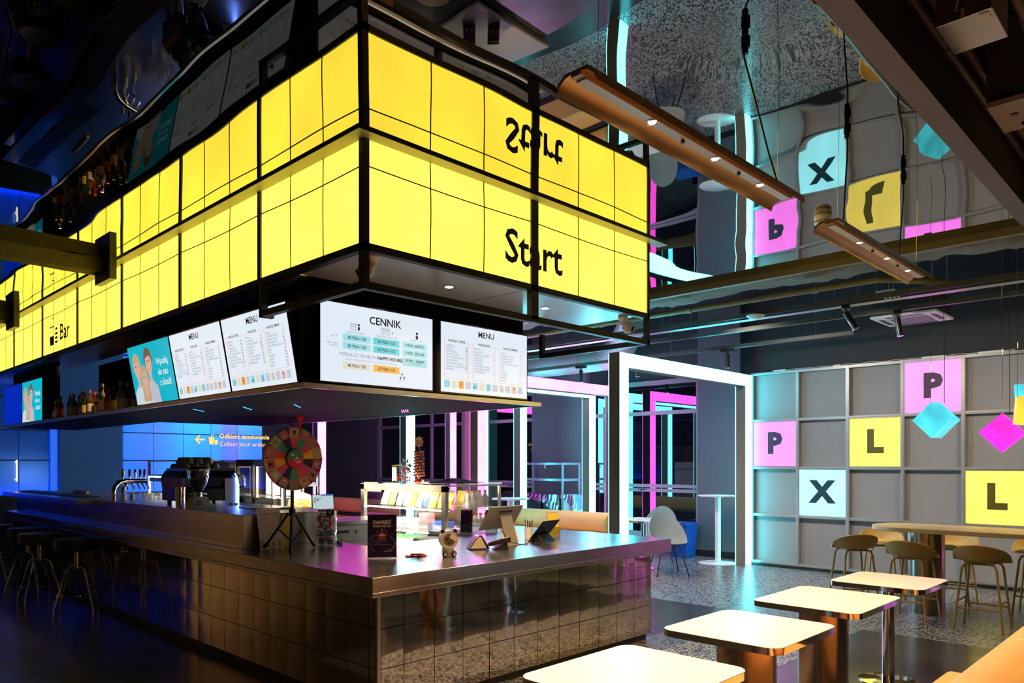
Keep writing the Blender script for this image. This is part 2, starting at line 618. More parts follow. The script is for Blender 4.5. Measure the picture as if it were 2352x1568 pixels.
# blue metal wall behind the bar
b = B()
for i in range(15):
    x0 = -3.3+i*0.53
    for z0, z1 in ((0.0, 1.62), (1.63, 2.12), (2.13, 2.65), (2.66, 3.5)):
        t = random.uniform(-0.004, 0.004)
        b.hexa([(x0+0.004, 10.5+t, z0+0.004), (x0+0.526, 10.5-t, z0+0.004), (x0+0.526, 10.56, z0+0.004), (x0+0.004, 10.56, z0+0.004),
                (x0+0.004, 10.5+t, z1-0.004), (x0+0.526, 10.5-t, z1-0.004), (x0+0.526, 10.56, z1-0.004), (x0+0.004, 10.56, z1-0.004)])
struct(b.out('wall_back', BLUEW, smooth=False), 'blue lit brushed metal wall panels behind the bar')
struct(B().box((0.94, 10.25, 0), (1.91, 10.49, 3.5)).out('wall_back', BLUED, smooth=False), 'matte blue pillar in front of the metal wall')
struct(B().box((0.86, 10.40, 0), (0.94, 10.49, 3.5)).out('trim_1', emit('blue_edge', (0.03, 0.16, 0.9), 0.391), smooth=False), 'bright blue lit edge strip beside the matte blue pillar')
o = B().box((0.352, 10.40, 1.28), (0.372, 10.42, 1.63)).box((0.357, 10.42, 1.30), (0.367, 10.50, 1.32)).box((0.357, 10.42, 1.59), (0.367, 10.50, 1.61)).out('light_tube', emit('white_tube', (1.0, 0.8, 0.6), 0.652), smooth=False)
tag(o, 'thin upright warm white light tube on the blue wall at far left', 'light')
sg = thing('collection_sign', 'yellow arrow and cup sign reading Odbierz zamówienie on the blue metal wall', 'sign', (3.33, 10.485, 2.0))
b = B()
b.text('Odbierz zamówienie', 0.125, 0.42, 0.10, (0, 0, 0), X, Z, 0.003)
b.text('Collect your order', 0.125, 0.42, -0.05, (0, 0, 0), X, Z)
GOLD = emit('gold_lettering', (1.0, 0.55, 0.12), 0.60)
b.out('lettering', GOLD, sg, smooth=False)
b = B()
b.poly([(-0.06, 0.03), (0.02, 0.115), (0.05, 0.10), (0.0, 0.045), (0.14, 0.045), (0.14, 0.015), (0.0, 0.015), (0.05, -0.04), (0.02, -0.055)], (0, 0, 0), X, Z)
b.out('arrow', GOLD, sg, smooth=False)
b = B()
b.poly([(0.22, -0.06), (0.31, -0.06), (0.32, 0.08), (0.21, 0.08)], (0, 0, 0), X, Z)
b.poly([(0.325, -0.06), (0.39, -0.06), (0.39, 0.03), (0.325, 0.03)], (0, 0, 0), X, Z)
b.tube([(0.26, 0, 0.08), (0.26, 0, 0.12), (0.31, 0, 0.13)], 0.006, 6)
b.out('cup_symbol', GOLD, sg, smooth=False)

# ------------------------------------------------------------------ neon portals
def portal(x0, x1, y, m, mname, where):
    t = thing('light_portal', 'square %s portal frame %s' % (mname, where), 'light portal', (x0, y, 0), 0, 'neon portals along the windows')
    W, T, D, Hh = x1-x0, 0.18, 0.17, 2.94
    b = B().box((0, 0.012, 0), (T, D, Hh)).box((W-T, 0.012, 0), (W, D, Hh)).box((T, 0.012, Hh-T), (W-T, D, Hh))
    b.out('casing', CONC, t, smooth=False)
    c = 0.006
    for xa in (0, W-T):
        B().box((xa+c, 0, 0.01), (xa+T-c, 0.011, Hh-T)).out('post_panel', m, t, smooth=False)
        B().box((xa+c, D+0.001, 0.01), (xa+T-c, D+0.012, Hh-T)).out('post_panel', m, t, smooth=False)  # rear glow added to light the surroundings and reflect in the blue wall
    B().box((c, 0, Hh-T+0.003), (W/2-0.003, 0.011, Hh-c)).out('beam_panel', m, t, smooth=False)
    B().box((W/2+0.003, 0, Hh-T+0.003), (W-c, 0.011, Hh-c)).out('beam_panel', m, t, smooth=False)
    B().box((c, D+0.001, Hh-T+0.003), (W-c, D+0.012, Hh-c)).out('beam_panel', m, t, smooth=False)  # rear glow, added like that of the posts
    return t
portal(4.745, 8.17, 1.63, CYN, 'cyan glowing', 'nearest the camera, beside the letter wall')
portal(4.75, 8.2, 4.17, PNK, 'pink glowing', 'second in the row, behind the nearest cyan portal')
portal(5.28, 8.2, 4.69, CYN, 'cyan glowing', 'just behind the second, pink portal')
portal(4.75, 7.6, 5.86, CYN, 'cyan glowing', 'fourth in the row, behind the lollipop tree')
portal(4.75, 8.2, 8.54, PNK, 'pink glowing', 'farthest in the row, behind the prize wheel')

# ------------------------------------------------------------------ letter wall
PW = 0.7197
lw = thing('letter_wall', 'grid wall of grey recessed squares with glowing pink, cyan and yellow letter squares', 'wall grid', (8.175, 1.63, 0.067))
NC = 9
b = B()
for c in range(NC+1):
    b.box((0, -PW*c-0.024, 0), (0.11, -PW*c+0.024, PW*4+0.02))
    b.box((-0.006, -PW*c-0.012, 0), (0, -PW*c+0.012, PW*4+0.02))
for r in range(5):
    zz = PW*r
    b.box((0.004, -PW*NC, zz-0.02), (0.11, 0, zz+0.02))
    b.box((-0.004, -PW*NC, zz-0.006), (0.004, 0, zz+0.006))
b.out('frame', ALU, lw, smooth=False)
B().box((0.02, -PW*NC, -0.065), (0.12, 0, -0.022)).out('plinth', BLACK, lw, smooth=False)
LET = {(0, 3): ('P', PT), (1, 0): ('P', PT), (1, 2): ('L', YT), (2, 1): ('X', CT), (2, 4): ('L', YT), (1, 6): ('X', CT), (3, 7): ('P', PT)}
LINK = {'P': mat('plum_ink', (0.05, 0.015, 0.05), 0.5), 'L': mat('olive_ink', (0.10, 0.09, 0.0), 0.5), 'X': mat('teal_ink', (0.0, 0.035, 0.06), 0.5)}
for r in range(4):
    for c in range(NC):
        ya, yb = -PW*c-0.024, -PW*(c+1)+0.024
        za, zb = PW*(3-r)+0.02, PW*(4-r)-0.02
        if (r, c) in LET:
            ch, m = LET[(r, c)]
            p = B().box((0.012, yb+0.006, za+0.006), (0.10, ya-0.006, zb-0.006)).out('lit_square', m, lw, smooth=False)
            k = B()
            k.text(ch, 0.42, 0, 0.0, (0.009, (ya+yb)/2, (za+zb)/2), -Y, Z, 0.024, 'CENTER')
            k.out('letter', LINK[ch], p, smooth=False)
        else:
            B().box((0.085, yb, za), (0.105, ya, zb)).out('square', GREYPANEL, lw, smooth=False)
# cables and drivers lying on top of the wall
for y, l in ((1.2, 0.10), (-0.9, 0.14), (-1.55, 0.14), (0.35, 0.05)):
    tag(B().box((8.20, y-l, 2.965), (8.26, y+l, 2.99)).out('led_driver', WHITE, smooth=False, bevel=0.004), 'small white driver box lying on top of the letter wall', 'driver box', 'driver boxes on the letter wall')
b = B()
b.tube([(8.22, 1.1-0.1*i, 2.975+0.012*abs(math.sin(i*0.9))) for i in range(30)], 0.004, 6)
tag(b.out('cable', WHITE), 'loose white cable wandering along the top of the letter wall', 'cable')

# ------------------------------------------------------------------ overhead structure
b = B()
b.box((-8, -2.545, HC-0.02), (8.7, -2.525, 4.24)).box((-8, -2.65, HC-0.03), (8.7, -2.545, HC-0.022)).box((-8, -2.56, 3.50), (8.7, -2.55, 4.2))
tag(b.out('ceiling_beam', mat('brown_painted_beam', (0.16, 0.115, 0.09), 0.6), smooth=False), 'long flat brown painted beam edging the mirror ceiling on the right', 'beam')
def rough(x0, x1, y0, y1, z0, z1, nx, ny, amp, seed):
    rnd = random.Random(seed)
    b = B()
    g = []
    for i in range(nx+1):
        row = []
        for j in range(ny+1):
            e = 1.0
            zz = z0+rnd.uniform(-amp, amp)+0.02*math.sin(j*0.31+seed)
            xx = x0+(x1-x0)*i/nx
            if i == nx:
                xx += rnd.uniform(-0.12, 0.07)+0.08*math.sin(j*0.17)
                zz += 0.05
            elif i > 0:
                xx += rnd.uniform(-0.02, 0.02)
            row.append(b.bm.verts.new((xx, y0+(y1-y0)*j/ny, zz if i > 0 else z0+0.03)))
        g.append(row)
    top0 = [b.bm.verts.new((x0, y0+(y1-y0)*j/ny, z1)) for j in range(ny+1)]
    top1 = [b.bm.verts.new((x1, y0+(y1-y0)*j/ny, z1)) for j in range(ny+1)]
    for i in range(nx):
        for j in range(ny):
            b.face([g[i][j], g[i+1][j], g[i+1][j+1], g[i][j+1]])
    for j in range(ny):
        b.face([g[0][j], g[0][j+1], top0[j+1], top0[j]])
        b.face([g[nx][j], top1[j], top1[j+1], g[nx][j+1]])
        b.face([top0[j], top0[j+1], top1[j+1], top1[j]])
    return b
tag(rough(4.56, 5.0, -4.5, 7.5, 3.44, 3.8, 6, 150, 0.018, 3).out('broken_slab_edge', CONC, smooth=True, ang=0.5), 'broken rough concrete slab edge just beyond the mirror ceiling', 'concrete beam')
b = B().box((4.495, -4.5, 3.44), (4.55, 8, 3.455)).box((4.495, -4.5, 3.455), (4.503, 8, 3.53))
tag(b.out('steel_angle', mat('olive_steel', (0.22, 0.19, 0.10), 0.5, 0.5), smooth=False), 'long steel angle strip along the far edge of the mirror ceiling', 'steel profile')
b = B().tube([(5.12, 7, 3.40), (5.12, -1.2, 3.40), (5.25, -1.35, 3.40), (5.9, -1.75, 3.40)], 0.035, 10)
for y in (2.2, 0.9, -0.6):
    b.cyl((5.12, y-0.03, 3.40), (5.12, y+0.03, 3.40), 0.043, n=10)
tag(b.out('sprinkler_pipe', mat('olive_pipe', (0.25, 0.23, 0.13), 0.5, 0.3)), 'thick dark pipe under the ceiling with a bend at its right end', 'pipe')
OLIVE = mat('track_paint', (0.10, 0.095, 0.08), 0.45, 0.3)
def rail(x, z, lab, ya=-3.9, yb=7.0, perf=False):
    t = thing('ceiling_rail', lab, 'rail', (x, (ya+yb)/2, z), 0, 'long rails hung under the black ceiling')
    h = (yb-ya)/2
    B().box((-0.03, -h, 0), (0.03, h, 0.05)).out('rail', OLIVE, t, smooth=False)
    if perf:
        k = B().box((-0.012, -h, -0.03), (0.10, h, -0.025))
        k.out('cable_tray', mat('galvanised', (0.45, 0.45, 0.45), 0.4, 0.8), t, smooth=False)
    for y in (-h+0.5, -h*0.4, 0, h*0.3, h*0.62):
        B().cyl((0, y, 0.05), (0, y, 4.25-z), 0.003, n=6).out('hanger', ALU, t)
rail(5.55, 3.30, 'long black rail with a perforated cable tray, the upper of two under the ceiling', perf=True)
rail(6.25, 3.27, 'long plain black rail, the lower of two seen above the letter wall')
rail(7.35, 3.25, 'black rail farthest back, seen between the canopy frame and the neon portal', -0.2, 9)

def track_spot(loc, tilt, rz, lab):
    t = thing('track_spotlight', lab, 'spotlight', loc, rz, 'track spotlights on the rails')
    B().box((-0.04, -0.09, -0.04), (0.04, 0.09, 0)).out('adapter', BLACK, t, smooth=False)
    d = Vector((math.sin(tilt), 0, -math.cos(tilt)))
    B().cyl((0, 0, -0.04), Vector((0, 0, -0.06))+d*0.02, 0.012, n=8).out('joint', BLACK, t)
    a = Vector((0, 0, -0.07))
    k = B().cyl(a, a+d*0.20, 0.032, n=14)
    k.out('spot_body', BLACK, t)
    B().cyl(a+d*0.2, a+d*0.212, 0.035, n=14).out('spot_rim', CHROME, t)
track_spot((5.55, -0.75, 3.27), 0.5, -1.2, 'black tube spotlight angled under the upper rail, left of the hanging cubes')
track_spot((6.25, -1.05, 3.27), 0.15, -1.2, 'black tube spotlight pointing down under the lower rail')
track_spot((7.35, 4.35, 3.25), 0.0, 0.3, 'small spotlight hanging straight down right of the menu screens')
track_spot((7.35, 3.2, 3.25), 0.4, 0.3, 'small spotlight tilted beside the ventilation duct')
track_spot((7.35, 1.6, 3.25), 0.1, 0.3, 'small spotlight above the corner of the nearest cyan portal')

# ceiling air conditioner
t = thing('air_conditioner', 'square white ceiling air conditioner cassette with grille above the letter wall', 'air conditioner', (7.05, -0.97, 3.30))
B().box((-0.36, -0.36, 0.0), (0.36, 0.36, 0.03)).out('cover', WHITE, t, smooth=False, bevel=0.01)
b = B().box((-0.2, -0.2, -0.008), (0.2, 0.2, 0.0))
for i in range(12):
    b.box((-0.2, -0.19+i*0.033, -0.012), (0.2, -0.18+i*0.033, -0.008))
b.out('grille', GREYP, t, smooth=False)
for a in range(4):
    c_, s_ = math.cos(a*PI/2), math.sin(a*PI/2)
    B().hexa([(c_*p-s_*q, s_*p+c_*q, zz) for zz in (-0.004, 0.0) for p, q in ((0.26, -0.2), (0.31, -0.2), (0.31, 0.2), (0.26, 0.2))]).out('air_slot', BLACK, t, smooth=False)
B().box((-0.33, -0.33, 0.03), (0.33, 0.33, 0.28)).out('housing', DARK, t, smooth=False)
for q in ((-.3, -.3), (.3, -.3), (.3, .3), (-.3, .3)):
    B().cyl((q[0], q[1], 0.28), (q[0], q[1], 0.95), 0.004, n=6).out('hanger', ALU, t)
t = thing('emergency_light', 'small flat square lamp with tubes hanging beside the air conditioner', 'lamp', (6.3, -0.95, 3.48))
B().box((-0.14, -0.1, 0), (0.14, 0.1, 0.03)).out('lamp_tray', WHITE, t, smooth=False, bevel=0.004)
for i in range(4):
    B().cyl((-0.12, -0.07+i*0.046, -0.012), (0.12, -0.07+i*0.046, -0.012), 0.011, n=8).out('lamp_tube', WHITE, t)
B().cyl((0, 0, 0.03), (0, 0, 0.77), 0.006, n=6).out('hanger', ALU, t)
t = thing('dome_lamp', 'small round white dome lamp under the upper rail', 'lamp', (5.46, 0.23, 3.24))
B().lathe([(0.0, 0), (0.04, 0.006), (0.08, 0.022), (0.105, 0.045), (0.10, 0.055), (0.03, 0.06)], n=24).out('lamp_shade', mat('opal_dome', (0.7, 0.68, 0.66), 0.35), t)
B().cyl((0, 0, 0.06), (0, 0, 1.0), 0.004, n=6).out('hanger', BLACK, t)
# ducts
t = thing('ventilation_duct', 'wide round grey ventilation duct running along the windows behind the neon portal', 'duct', (7.75, 3.7, 3.18))
b = B().tube([(0, 6, 0.24), (0, 0.55, 0.24)], 0.23, 28)
for y in (0.9, 2.2, 3.6):
    b.cyl((0, y-0.02, 0.24), (0, y+0.02, 0.24), 0.24, n=28)
b.out('duct', mat('duct_metal', (0.42, 0.42, 0.43), 0.5, 0.35, bump=0.003, bscale=9), t)
b = B().tube([(0, 0.55, 0.24), (-0.02, 0.3, 0.25), (-0.15, 0.0, 0.32), (-0.6, -0.5, 0.5), (-1.0, -0.9, 0.62)], [0.23, 0.25, 0.24, 0.23, 0.22], 24)
b.out('flexible_hose', mat('foil_hose', (0.42, 0.36, 0.36), 0.45, 0.4, bump=0.02, bscale=22), t)

# left hanging beams between the far wall and the sign
def left_beam(y, z, x0, x1, lab):
    t = thing('concrete_beam', lab, 'beam', ((x0+x1)/2, y, z), 0, 'beams running into the yellow sign from the left')
    h = (x1-x0)/2
    b = B()
    n = 30
    g = []
    rnd = random.Random(int(y*10))
    for i in range(n+1):
        xx = -h+2*h*i/n
        r = lambda a=0.008: rnd.uniform(-a, a)
        g.append([b.bm.verts.new(c) for c in ((xx, -0.10+r(), r()), (xx, 0.10+r(), r()), (xx, 0.10+r(), 0.13+r(0.012)), (xx, -0.10+r(), 0.13+r(0.012)))])
    for A, C in zip(g, g[1:]):
        for k in range(4):
            b.face([A[k], A[(k+1) % 4], C[(k+1) % 4], C[k]])
    b.face(g[0][::-1]); b.face(g[-1])
    b.out('beam', CONCD, t, ang=0.4)
    B().box((h, -0.30, -0.09), (h+0.06, 0.12, 0.15)).out('bearing_bracket', BLACK, t, smooth=False)
left_beam(3.98, 3.375, -8.0, -0.36, 'rough dark beam jutting from the left into the yellow sign, the upper one')
left_beam(7.5, 3.375, -8.0, -0.36, 'rough dark beam jutting into the yellow sign at the left edge, the lower one')

# upper right corner: pier with plate, conduits, dark box
t = thing('hanging_pier', 'dark square pier hanging from the slab with a pale plate under it, top right', 'pier', (2.53, -2.86, 3.62))
B().box((-0.21, -0.05, 0.03), (0.16, 0.13, 0.5)).out('pier', mat('dark_olive_pier', (0.05, 0.048, 0.03), 0.8, bump=0.006, bscale=25), t, smooth=False)
B().box((-0.25, -0.16, 0), (0.20, 0.12, 0.03)).out('plate', mat('pale_board', (0.35, 0.26, 0.22), 0.7, bump=0.002, bscale=40), t, smooth=False)
b = B().tube([(0.06, -0.02, 0.0), (0.05, -0.02, -0.03), (0.02, -0.01, -0.035)], 0.012, 8)
b.cyl((-0.06, 0.02, -0.008), (-0.06, 0.02, 0), 0.02, n=10)
b.out('bolt', BLACK, t)
t = thing('junction_box', 'brushed metal junction box above the brown beam at the top right', 'box', (1.55, -2.83, 3.72))
B().box((-0.17, -0.12, 0), (0.17, 0.12, 0.40)).out('box_body', STEEL2, t, smooth=False, bevel=0.003)
B().box((-0.15, -0.10, -0.004), (-0.09, -0.06, 0)).out('sticker', PAPER, t, smooth=False)
B().tube([(-0.17, 0, 0.05), (-0.22, 0.02, 0.02), (-0.24, 0.0, 0.08), (-0.20, -0.02, 0.12)], 0.006, 6).out('cable', GREYP, t)
PIPEM = mat('brown_conduit', (0.20, 0.14, 0.10), 0.5, 0.3)
for i, (y, z, lab) in enumerate(((-2.98, 3.92, 'left of the pair of far right conduits'), (-3.12, 3.92, 'right of the pair of far right conduits'), (-2.60, 3.92, 'left of the pair beside the pier'), (-2.68, 3.92, 'right of the pair beside the pier'))):
    b = B().cyl((-4, y, z), (8.2, y, z), 0.026, n=10)
    for k in range(9):
        b.cyl((-3.2+k*1.3, y, z), (-3.08+k*1.3, y, z), 0.034, n=10)
        b.box((-3.2+k*1.3, y-0.01, z), (-3.17+k*1.3, y+0.01, 4.118))
    tag(b.out('conduit', PIPEM), 'long brown conduit under the slab, '+lab, 'conduit')

# ------------------------------------------------------------------ bar counter
CT0, CT1 = 0.776, 0.8975
bar = thing('bar_counter', 'long L-shaped bar counter clad in square polished steel tiles with a steel top', 'counter', (0, 0, 0))
b = B().box((0.012, 0.012, 0.063), (2.945, 1.30, 0.80)).box((0.012, 1.30, 0.063), (0.82, 8.90, 0.80))
b.out('body', BLACK, bar, smooth=False)
b = B().box((0.03, 0.03, 0.0), (2.93, 1.28, 0.063)).box((0.03, 1.28, 0.0), (0.80, 8.88, 0.063))
b.out('plinth', BLACK, bar, smooth=False)
def tiles(right):
    b = B()
    rnd = random.Random(5)
    zs = [0.063, 0.313, 0.563, 0.775]
    us = [0.02, 0.195] + [0.195+0.25*i for i in range(1, 12)] if right else [0.02, 0.085]+[0.085+0.25*i for i in range(1, 36)]
    for u0, u1 in zip(us, us[1:]):
        for z0, z1 in zip(zs, zs[1:]):
            g = 0.0025
            t = [rnd.uniform(-0.0011, 0.0011) for _ in range(4)]
            d = -0.006
            P = []
            for k, (u, z) in enumerate(((u0+g, z0+g), (u1-g, z0+g), (u1-g, z1-g), (u0+g, z1-g))):
                P.append((u, z, d+t[k]))
            um, zm, dm = (u0+u1)/2, (z0+z1)/2, d-0.0006+sum(t)/4
            f = (lambda u, z, q: (u, q, z)) if right else (lambda u, z, q: (q, u, z))
            # a slightly cushioned face: 4x4 grid
            n = 4
            V = []
            for i in range(n+1):
                row = []
                for j in range(n+1):
                    a, c = i/n, j/n
                    q = (P[0][2]*(1-a)*(1-c)+P[1][2]*a*(1-c)+P[2][2]*a*c+P[3][2]*(1-a)*c) - 0.0012*math.sin(PI*a)*math.sin(PI*c)
                    row.append(b.bm.verts.new(f(u0+g+(u1-u0-2*g)*a, z0+g+(z1-z0-2*g)*c, q)))
                V.append(row)
            for i in range(n):
                for j in range(n):
                    b.face([V[i][j], V[i+1][j], V[i+1][j+1], V[i][j+1]])
            back = [b.bm.verts.new(f(u, z, 0.011)) for u, z in ((u0+g, z0+g), (u1-g, z0+g), (u1-g, z1-g), (u0+g, z1-g))]
            edges = [[V[i][0] for i in range(n+1)], [V[n][j] for j in range(n+1)], [V[i][n] for i in range(n, -1, -1)], [V[0][j] for j in range(n, -1, -1)]]
            for k in range(4):
                b.face(edges[k]+[back[(k+1) % 4], back[k]])
    return b
tiles(True).out('tile_cladding', TILEM, bar, ang=0.5)
tiles(False).out('tile_cladding', TILEM, bar, ang=0.5)
B().box((-0.006, -0.006, 0.063), (0.018, 0.018, CT0)).out('corner_trim', STEEL2, bar, smooth=False)
B().box((2.945, -0.006, 0.063), (2.9548, 0.02, CT0)).out('corner_trim', STEEL2, bar, smooth=False)
b = B().box((2.9449, 0.02, 0.063), (2.9548, 1.3, CT0))
b.out('end_panel', STEEL2, bar, smooth=False)
# steel worktop with deep front lip
b = B()
o2 = [(-0.1025, -0.0901), (3.158, -0.0901), (3.158, 1.40), (0.885, 1.40), (0.885, 8.96), (-0.1025, 8.96)]
b.prism(o2, (0, 0, CT0+0.03), X, Y, (0, 0, CT1-CT0-0.03))
b.box((-0.1025, -0.0901, CT0), (3.158, -0.075, CT0+0.03)).box((-0.1025, -0.075, CT0), (-0.0875, 8.96, CT0+0.03)).box((3.143, -0.075, CT0), (3.158, 1.40, CT0+0.03))
b.out('worktop', STEEL, bar, smooth=True, bevel=0.003, ang=0.5)
# raised steel back part with overhanging bar top
rb = thing('raised_bar', 'raised brushed steel bar box standing on the left arm of the counter', 'bar top', (0, 0, CT1))
RZ = 1.17
B().box((0.035, 1.86, 0), (0.885, 8.9, RZ-CT1-0.004)).out('steel_box', STEEL, rb, smooth=False, bevel=0.003)
B().box((0.035, 1.86, RZ-CT1-0.0038), (0.885, 8.9, RZ-CT1)).out('top_plate', CLEARP if False else STEEL2, rb, smooth=False)
B().box((-0.14, 5.45, RZ-CT1-0.055), (0.034, 8.9, RZ-CT1)).out('overhang', STEEL, rb, smooth=False, bevel=0.003)

# left end: dark rubber bar mat, black round tray
tag(B().box((0.05, 6.0, RZ+0.001), (0.26, 8.8, RZ+0.014)).out('bar_mat', BLACKV, smooth=False, bevel=0.003), 'long black rubber bar mat lying on the raised bar at far left', 'bar mat')
tag(B().cyl((0.45, 7.1, RZ+0.02), (0.45, 7.7, RZ+0.02), 0.019, n=10).out('rolling_stick', mat('pale_wood', (0.7, 0.5, 0.35), 0.5)), 'pale wooden stick lying on the raised bar by the mat', 'stick')

# ------------------------------------------------------------------ yellow light box over the bar
lb = thing('light_box_sign', 'long yellow glowing light box over the bar lettered Start and Bar', 'light box', (0, 0, 2.60))
LX, LY, ZB, ZT = -0.178, -0.103, 2.880-2.60, 3.494-2.60
LE = 2.792
K1 = 1.2755; K2 = 1.352        # post on the right face
ypost = [1.15+1.38*i for i in range(8)]
b = B()
P2 = 0.045
fr = B()
fr.box((LX, LY, 0.007), (LX+P2, LY+P2, ZT))                                  # corner post down to the frame
b.box((LX, LY, ZB-0.045), (LE, LY+0.05, ZB)).box((LX, LY, ZB-0.045), (LX+0.05, 10.8, ZB))
b.out('bottom_rail', BLACK, lb, smooth=False)
fr.out('corner_post', BLACK, lb, smooth=False)
B().box((LE-0.03, LY, 0.007), (LE, LY+P2, ZT)).out('post', BLACK, lb, smooth=False)
B().box((K1, LY, 0.03), (K2, LY+P2, ZT)).out('post', BLACK, lb, smooth=False)
for y in ypost[:-1]:
    B().box((LX, y, ZB), (LX+P2, y+0.045, ZT)).out('post', BLACK, lb, smooth=False)
B().box((LX, 1.125, 0.007), (LX+P2, 1.17, ZB-0.045)).out('post', BLACK, lb, smooth=False)
def bay(right, u0, u1):
    f = (lambda u, q, z: (u, LY+q, z)) if right else (lambda u, q, z: (LX+q, u, z))
    p = B().box(f(u0, 0.012, ZB), f(u1, 0.16, ZT)).out('glow_panel', YEL, lb, smooth=False)
    g = B()
    w = 0.0035
    for k in (1, 2):
        u = u0+(u1-u0)*k/3
        n = 8
        for i in range(n):                                                   # the seams bow slightly
            za, zc = ZB+(ZT-ZB)*i/n, ZB+(ZT-ZB)*(i+1)/n
            sa, sc = 0.006*math.sin(PI*i/n), 0.006*math.sin(PI*(i+1)/n)
            g.hexa([f(u-w+sa, 0.008, za), f(u+w+sa, 0.008, za), f(u+w+sa, 0.013, za), f(u-w+sa, 0.013, za),
                    f(u-w+sc, 0.008, zc), f(u+w+sc, 0.008, zc), f(u+w+sc, 0.013, zc), f(u-w+sc, 0.013, zc)])
    zz = 3.335-2.60
    n = 12
    for i in range(n):
        ua, uc = u0+(u1-u0)*i/n, u0+(u1-u0)*(i+1)/n
        sa, sc = -0.010*math.sin(PI*i/n), -0.010*math.sin(PI*(i+1)/n)
        g.hexa([f(ua, 0.008, zz-w+sa), f(uc, 0.008, zz-w+sc), f(uc, 0.013, zz-w+sc), f(ua, 0.013, zz-w+sa),
                f(ua, 0.008, zz+w+sa), f(uc, 0.008, zz+w+sc), f(uc, 0.013, zz+w+sc), f(ua, 0.013, zz+w+sa)])
    g.out('seam', BLACK, p, smooth=False)
bay(True, LX+P2, K1)
bay(True, K2, LE-0.03)
bay(False, LY+P2, ypost[0])
for a, c in zip(ypost, ypost[1:]):
    bay(False, a+0.045, c)
b = B()
b.text('Start', 0.335, (0.981+1.647)/2, 3.105-2.60, (0, LY+0.006, 0), X, Z, 0.006, 'CENTER', 0, 0.95)
b.out('start_lettering', INK, lb, smooth=False)
o = (LX+0.006, 6.0, 3.08-2.60)
b = B().text('Bar', 0.26, 0.02, 0.0, o, -Y, Z, 0.004, 'LEFT', 0, 1.05)
b.out('bar_lettering', INK, lb, smooth=False)
b = B()
b.poly([(-0.36, -0.11), (-0.22, -0.11), (-0.20, 0.0), (-0.38, 0.0)], o, -Y, Z)
b.poly([(-0.38, 0.005), (-0.365, 0.005), (-0.355, 0.10), (-0.37, 0.10)], o, -Y, Z)
b.poly([(-0.215, 0.005), (-0.20, 0.005), (-0.21, 0.10), (-0.225, 0.10)], o, -Y, Z)
b.poly([(-0.39, 0.10), (-0.19, 0.10), (-0.19, 0.115), (-0.39, 0.115)], o, -Y, Z)
b.poly([(-0.30, 0.115), (-0.285, 0.115), (-0.285, 0.19), (-0.20, 0.21), (-0.20, 0.225), (-0.30, 0.20)], o, -Y, Z)
for k in range(3):
    b.poly([(-0.16, -0.10+0.05*k), (-0.06, -0.10+0.05*k), (-0.06, -0.07+0.05*k), (-0.16, -0.07+0.05*k)], o, -Y, Z)
b.disc(-0.11, 0.055, 0.05, 0.03, o, -Y, Z, 0, 14, 0, PI)
b.out('cup_symbol', INK, lb, smooth=False)
b = B().box((LX-0.083, LY-0.083, ZT-0.002), (2.95, LY+0.02, ZT+0.011)).box((LX-0.083, LY+0.02, ZT-0.002), (LX+0.02, 10.8, ZT+0.011))
b.out('ceiling_flange', mat('flange_paint', (0.24, 0.24, 0.23), 0.5), lb, smooth=False)
b = B().box((LX-0.086, LY-0.086, ZT-0.002), (2.95, LY-0.083, ZT+0.012)).box((LX-0.086, LY-0.083, ZT-0.002), (LX-0.083, 10.8, ZT+0.012))
b.out('flange_edge', BLACK, lb, smooth=False)
# open frame hanging under the light box
b = B()
h = 0.045
b.box((LX+P2, LY, 0.007), (LE, LY+h, 0.007+h)).box((LX, LY+h, 0.007), (LX+h, 1.17, 0.007+h)).box((LE-h, LY+h, 0.007), (LE, 1.155, 0.007+h))
b.box((LE-h, 1.115, 0.05), (LE, 1.155, 0.24)).box((LX+h, 1.125, 0.007), (0.35, 1.17, 0.05))
b.out('open_frame', BLACK, lb, smooth=False)
# brushed soffit with two recessed spots
b = B().box((LX+0.05, LY+0.05, ZB-0.012), (1.335, 0.80, ZB)).box((1.35, LY+0.05, ZB-0.012), (LE-0.03, 0.80, ZB)).box((LX+0.05, 0.82, ZB-0.012), (0.40, 10.8, ZB))
b.out('soffit', mat('soffit_metal', (0.60, 0.63, 0.66), 0.32, 0.6, var=0.06, scale=3), lb, smooth=False)
B().box((LX+0.17, LY+0.17, ZB+0.001), (LE-0.03, 0.82, ZT)).box((LX+0.17, 0.82, ZB+0.001), (0.42, 10.8, ZT)).out('backing', BLACK, lb, smooth=False)
for x, y in ((0.88, 0.35), (1.93, 0.35)):
    r = B().lathe([(0.034, 0), (0.045, -0.004), (0.045, 0.0)], (x, y, ZB-0.012), 20).out('spot_ring', CHROME, lb)
    B().cyl((x, y, ZB-0.0155), (x, y, ZB-0.0165), 0.03, n=16).out('spot_lens', LEDW, r)

# cameras
def dome_cam(loc, rz, lab):
    t = thing('security_camera', lab, 'security camera', loc, rz, 'white cameras under the light box')
    B().lathe([(0.045, 0), (0.045, -0.02), (0.035, -0.03), (0.022, -0.055), (0.022, -0.08)], n=20).out('mount', WHITE, t)
    B().sph((0.045, 0, -0.10), 0.052, 18).out('camera_head', WHITE, t)
    B().cyl((0.082, 0, -0.115), (0.098, 0, -0.122), 0.028, n=16).out('camera_lens', BLACKG, t)
dome_cam((2.68, 0.10, 2.867), -1.2, 'white ball-shaped security camera under the right end of the light box')
dome_cam((0.0, 0.05, 2.867), 2.4, 'white ball-shaped security camera beside the front corner of the light box')

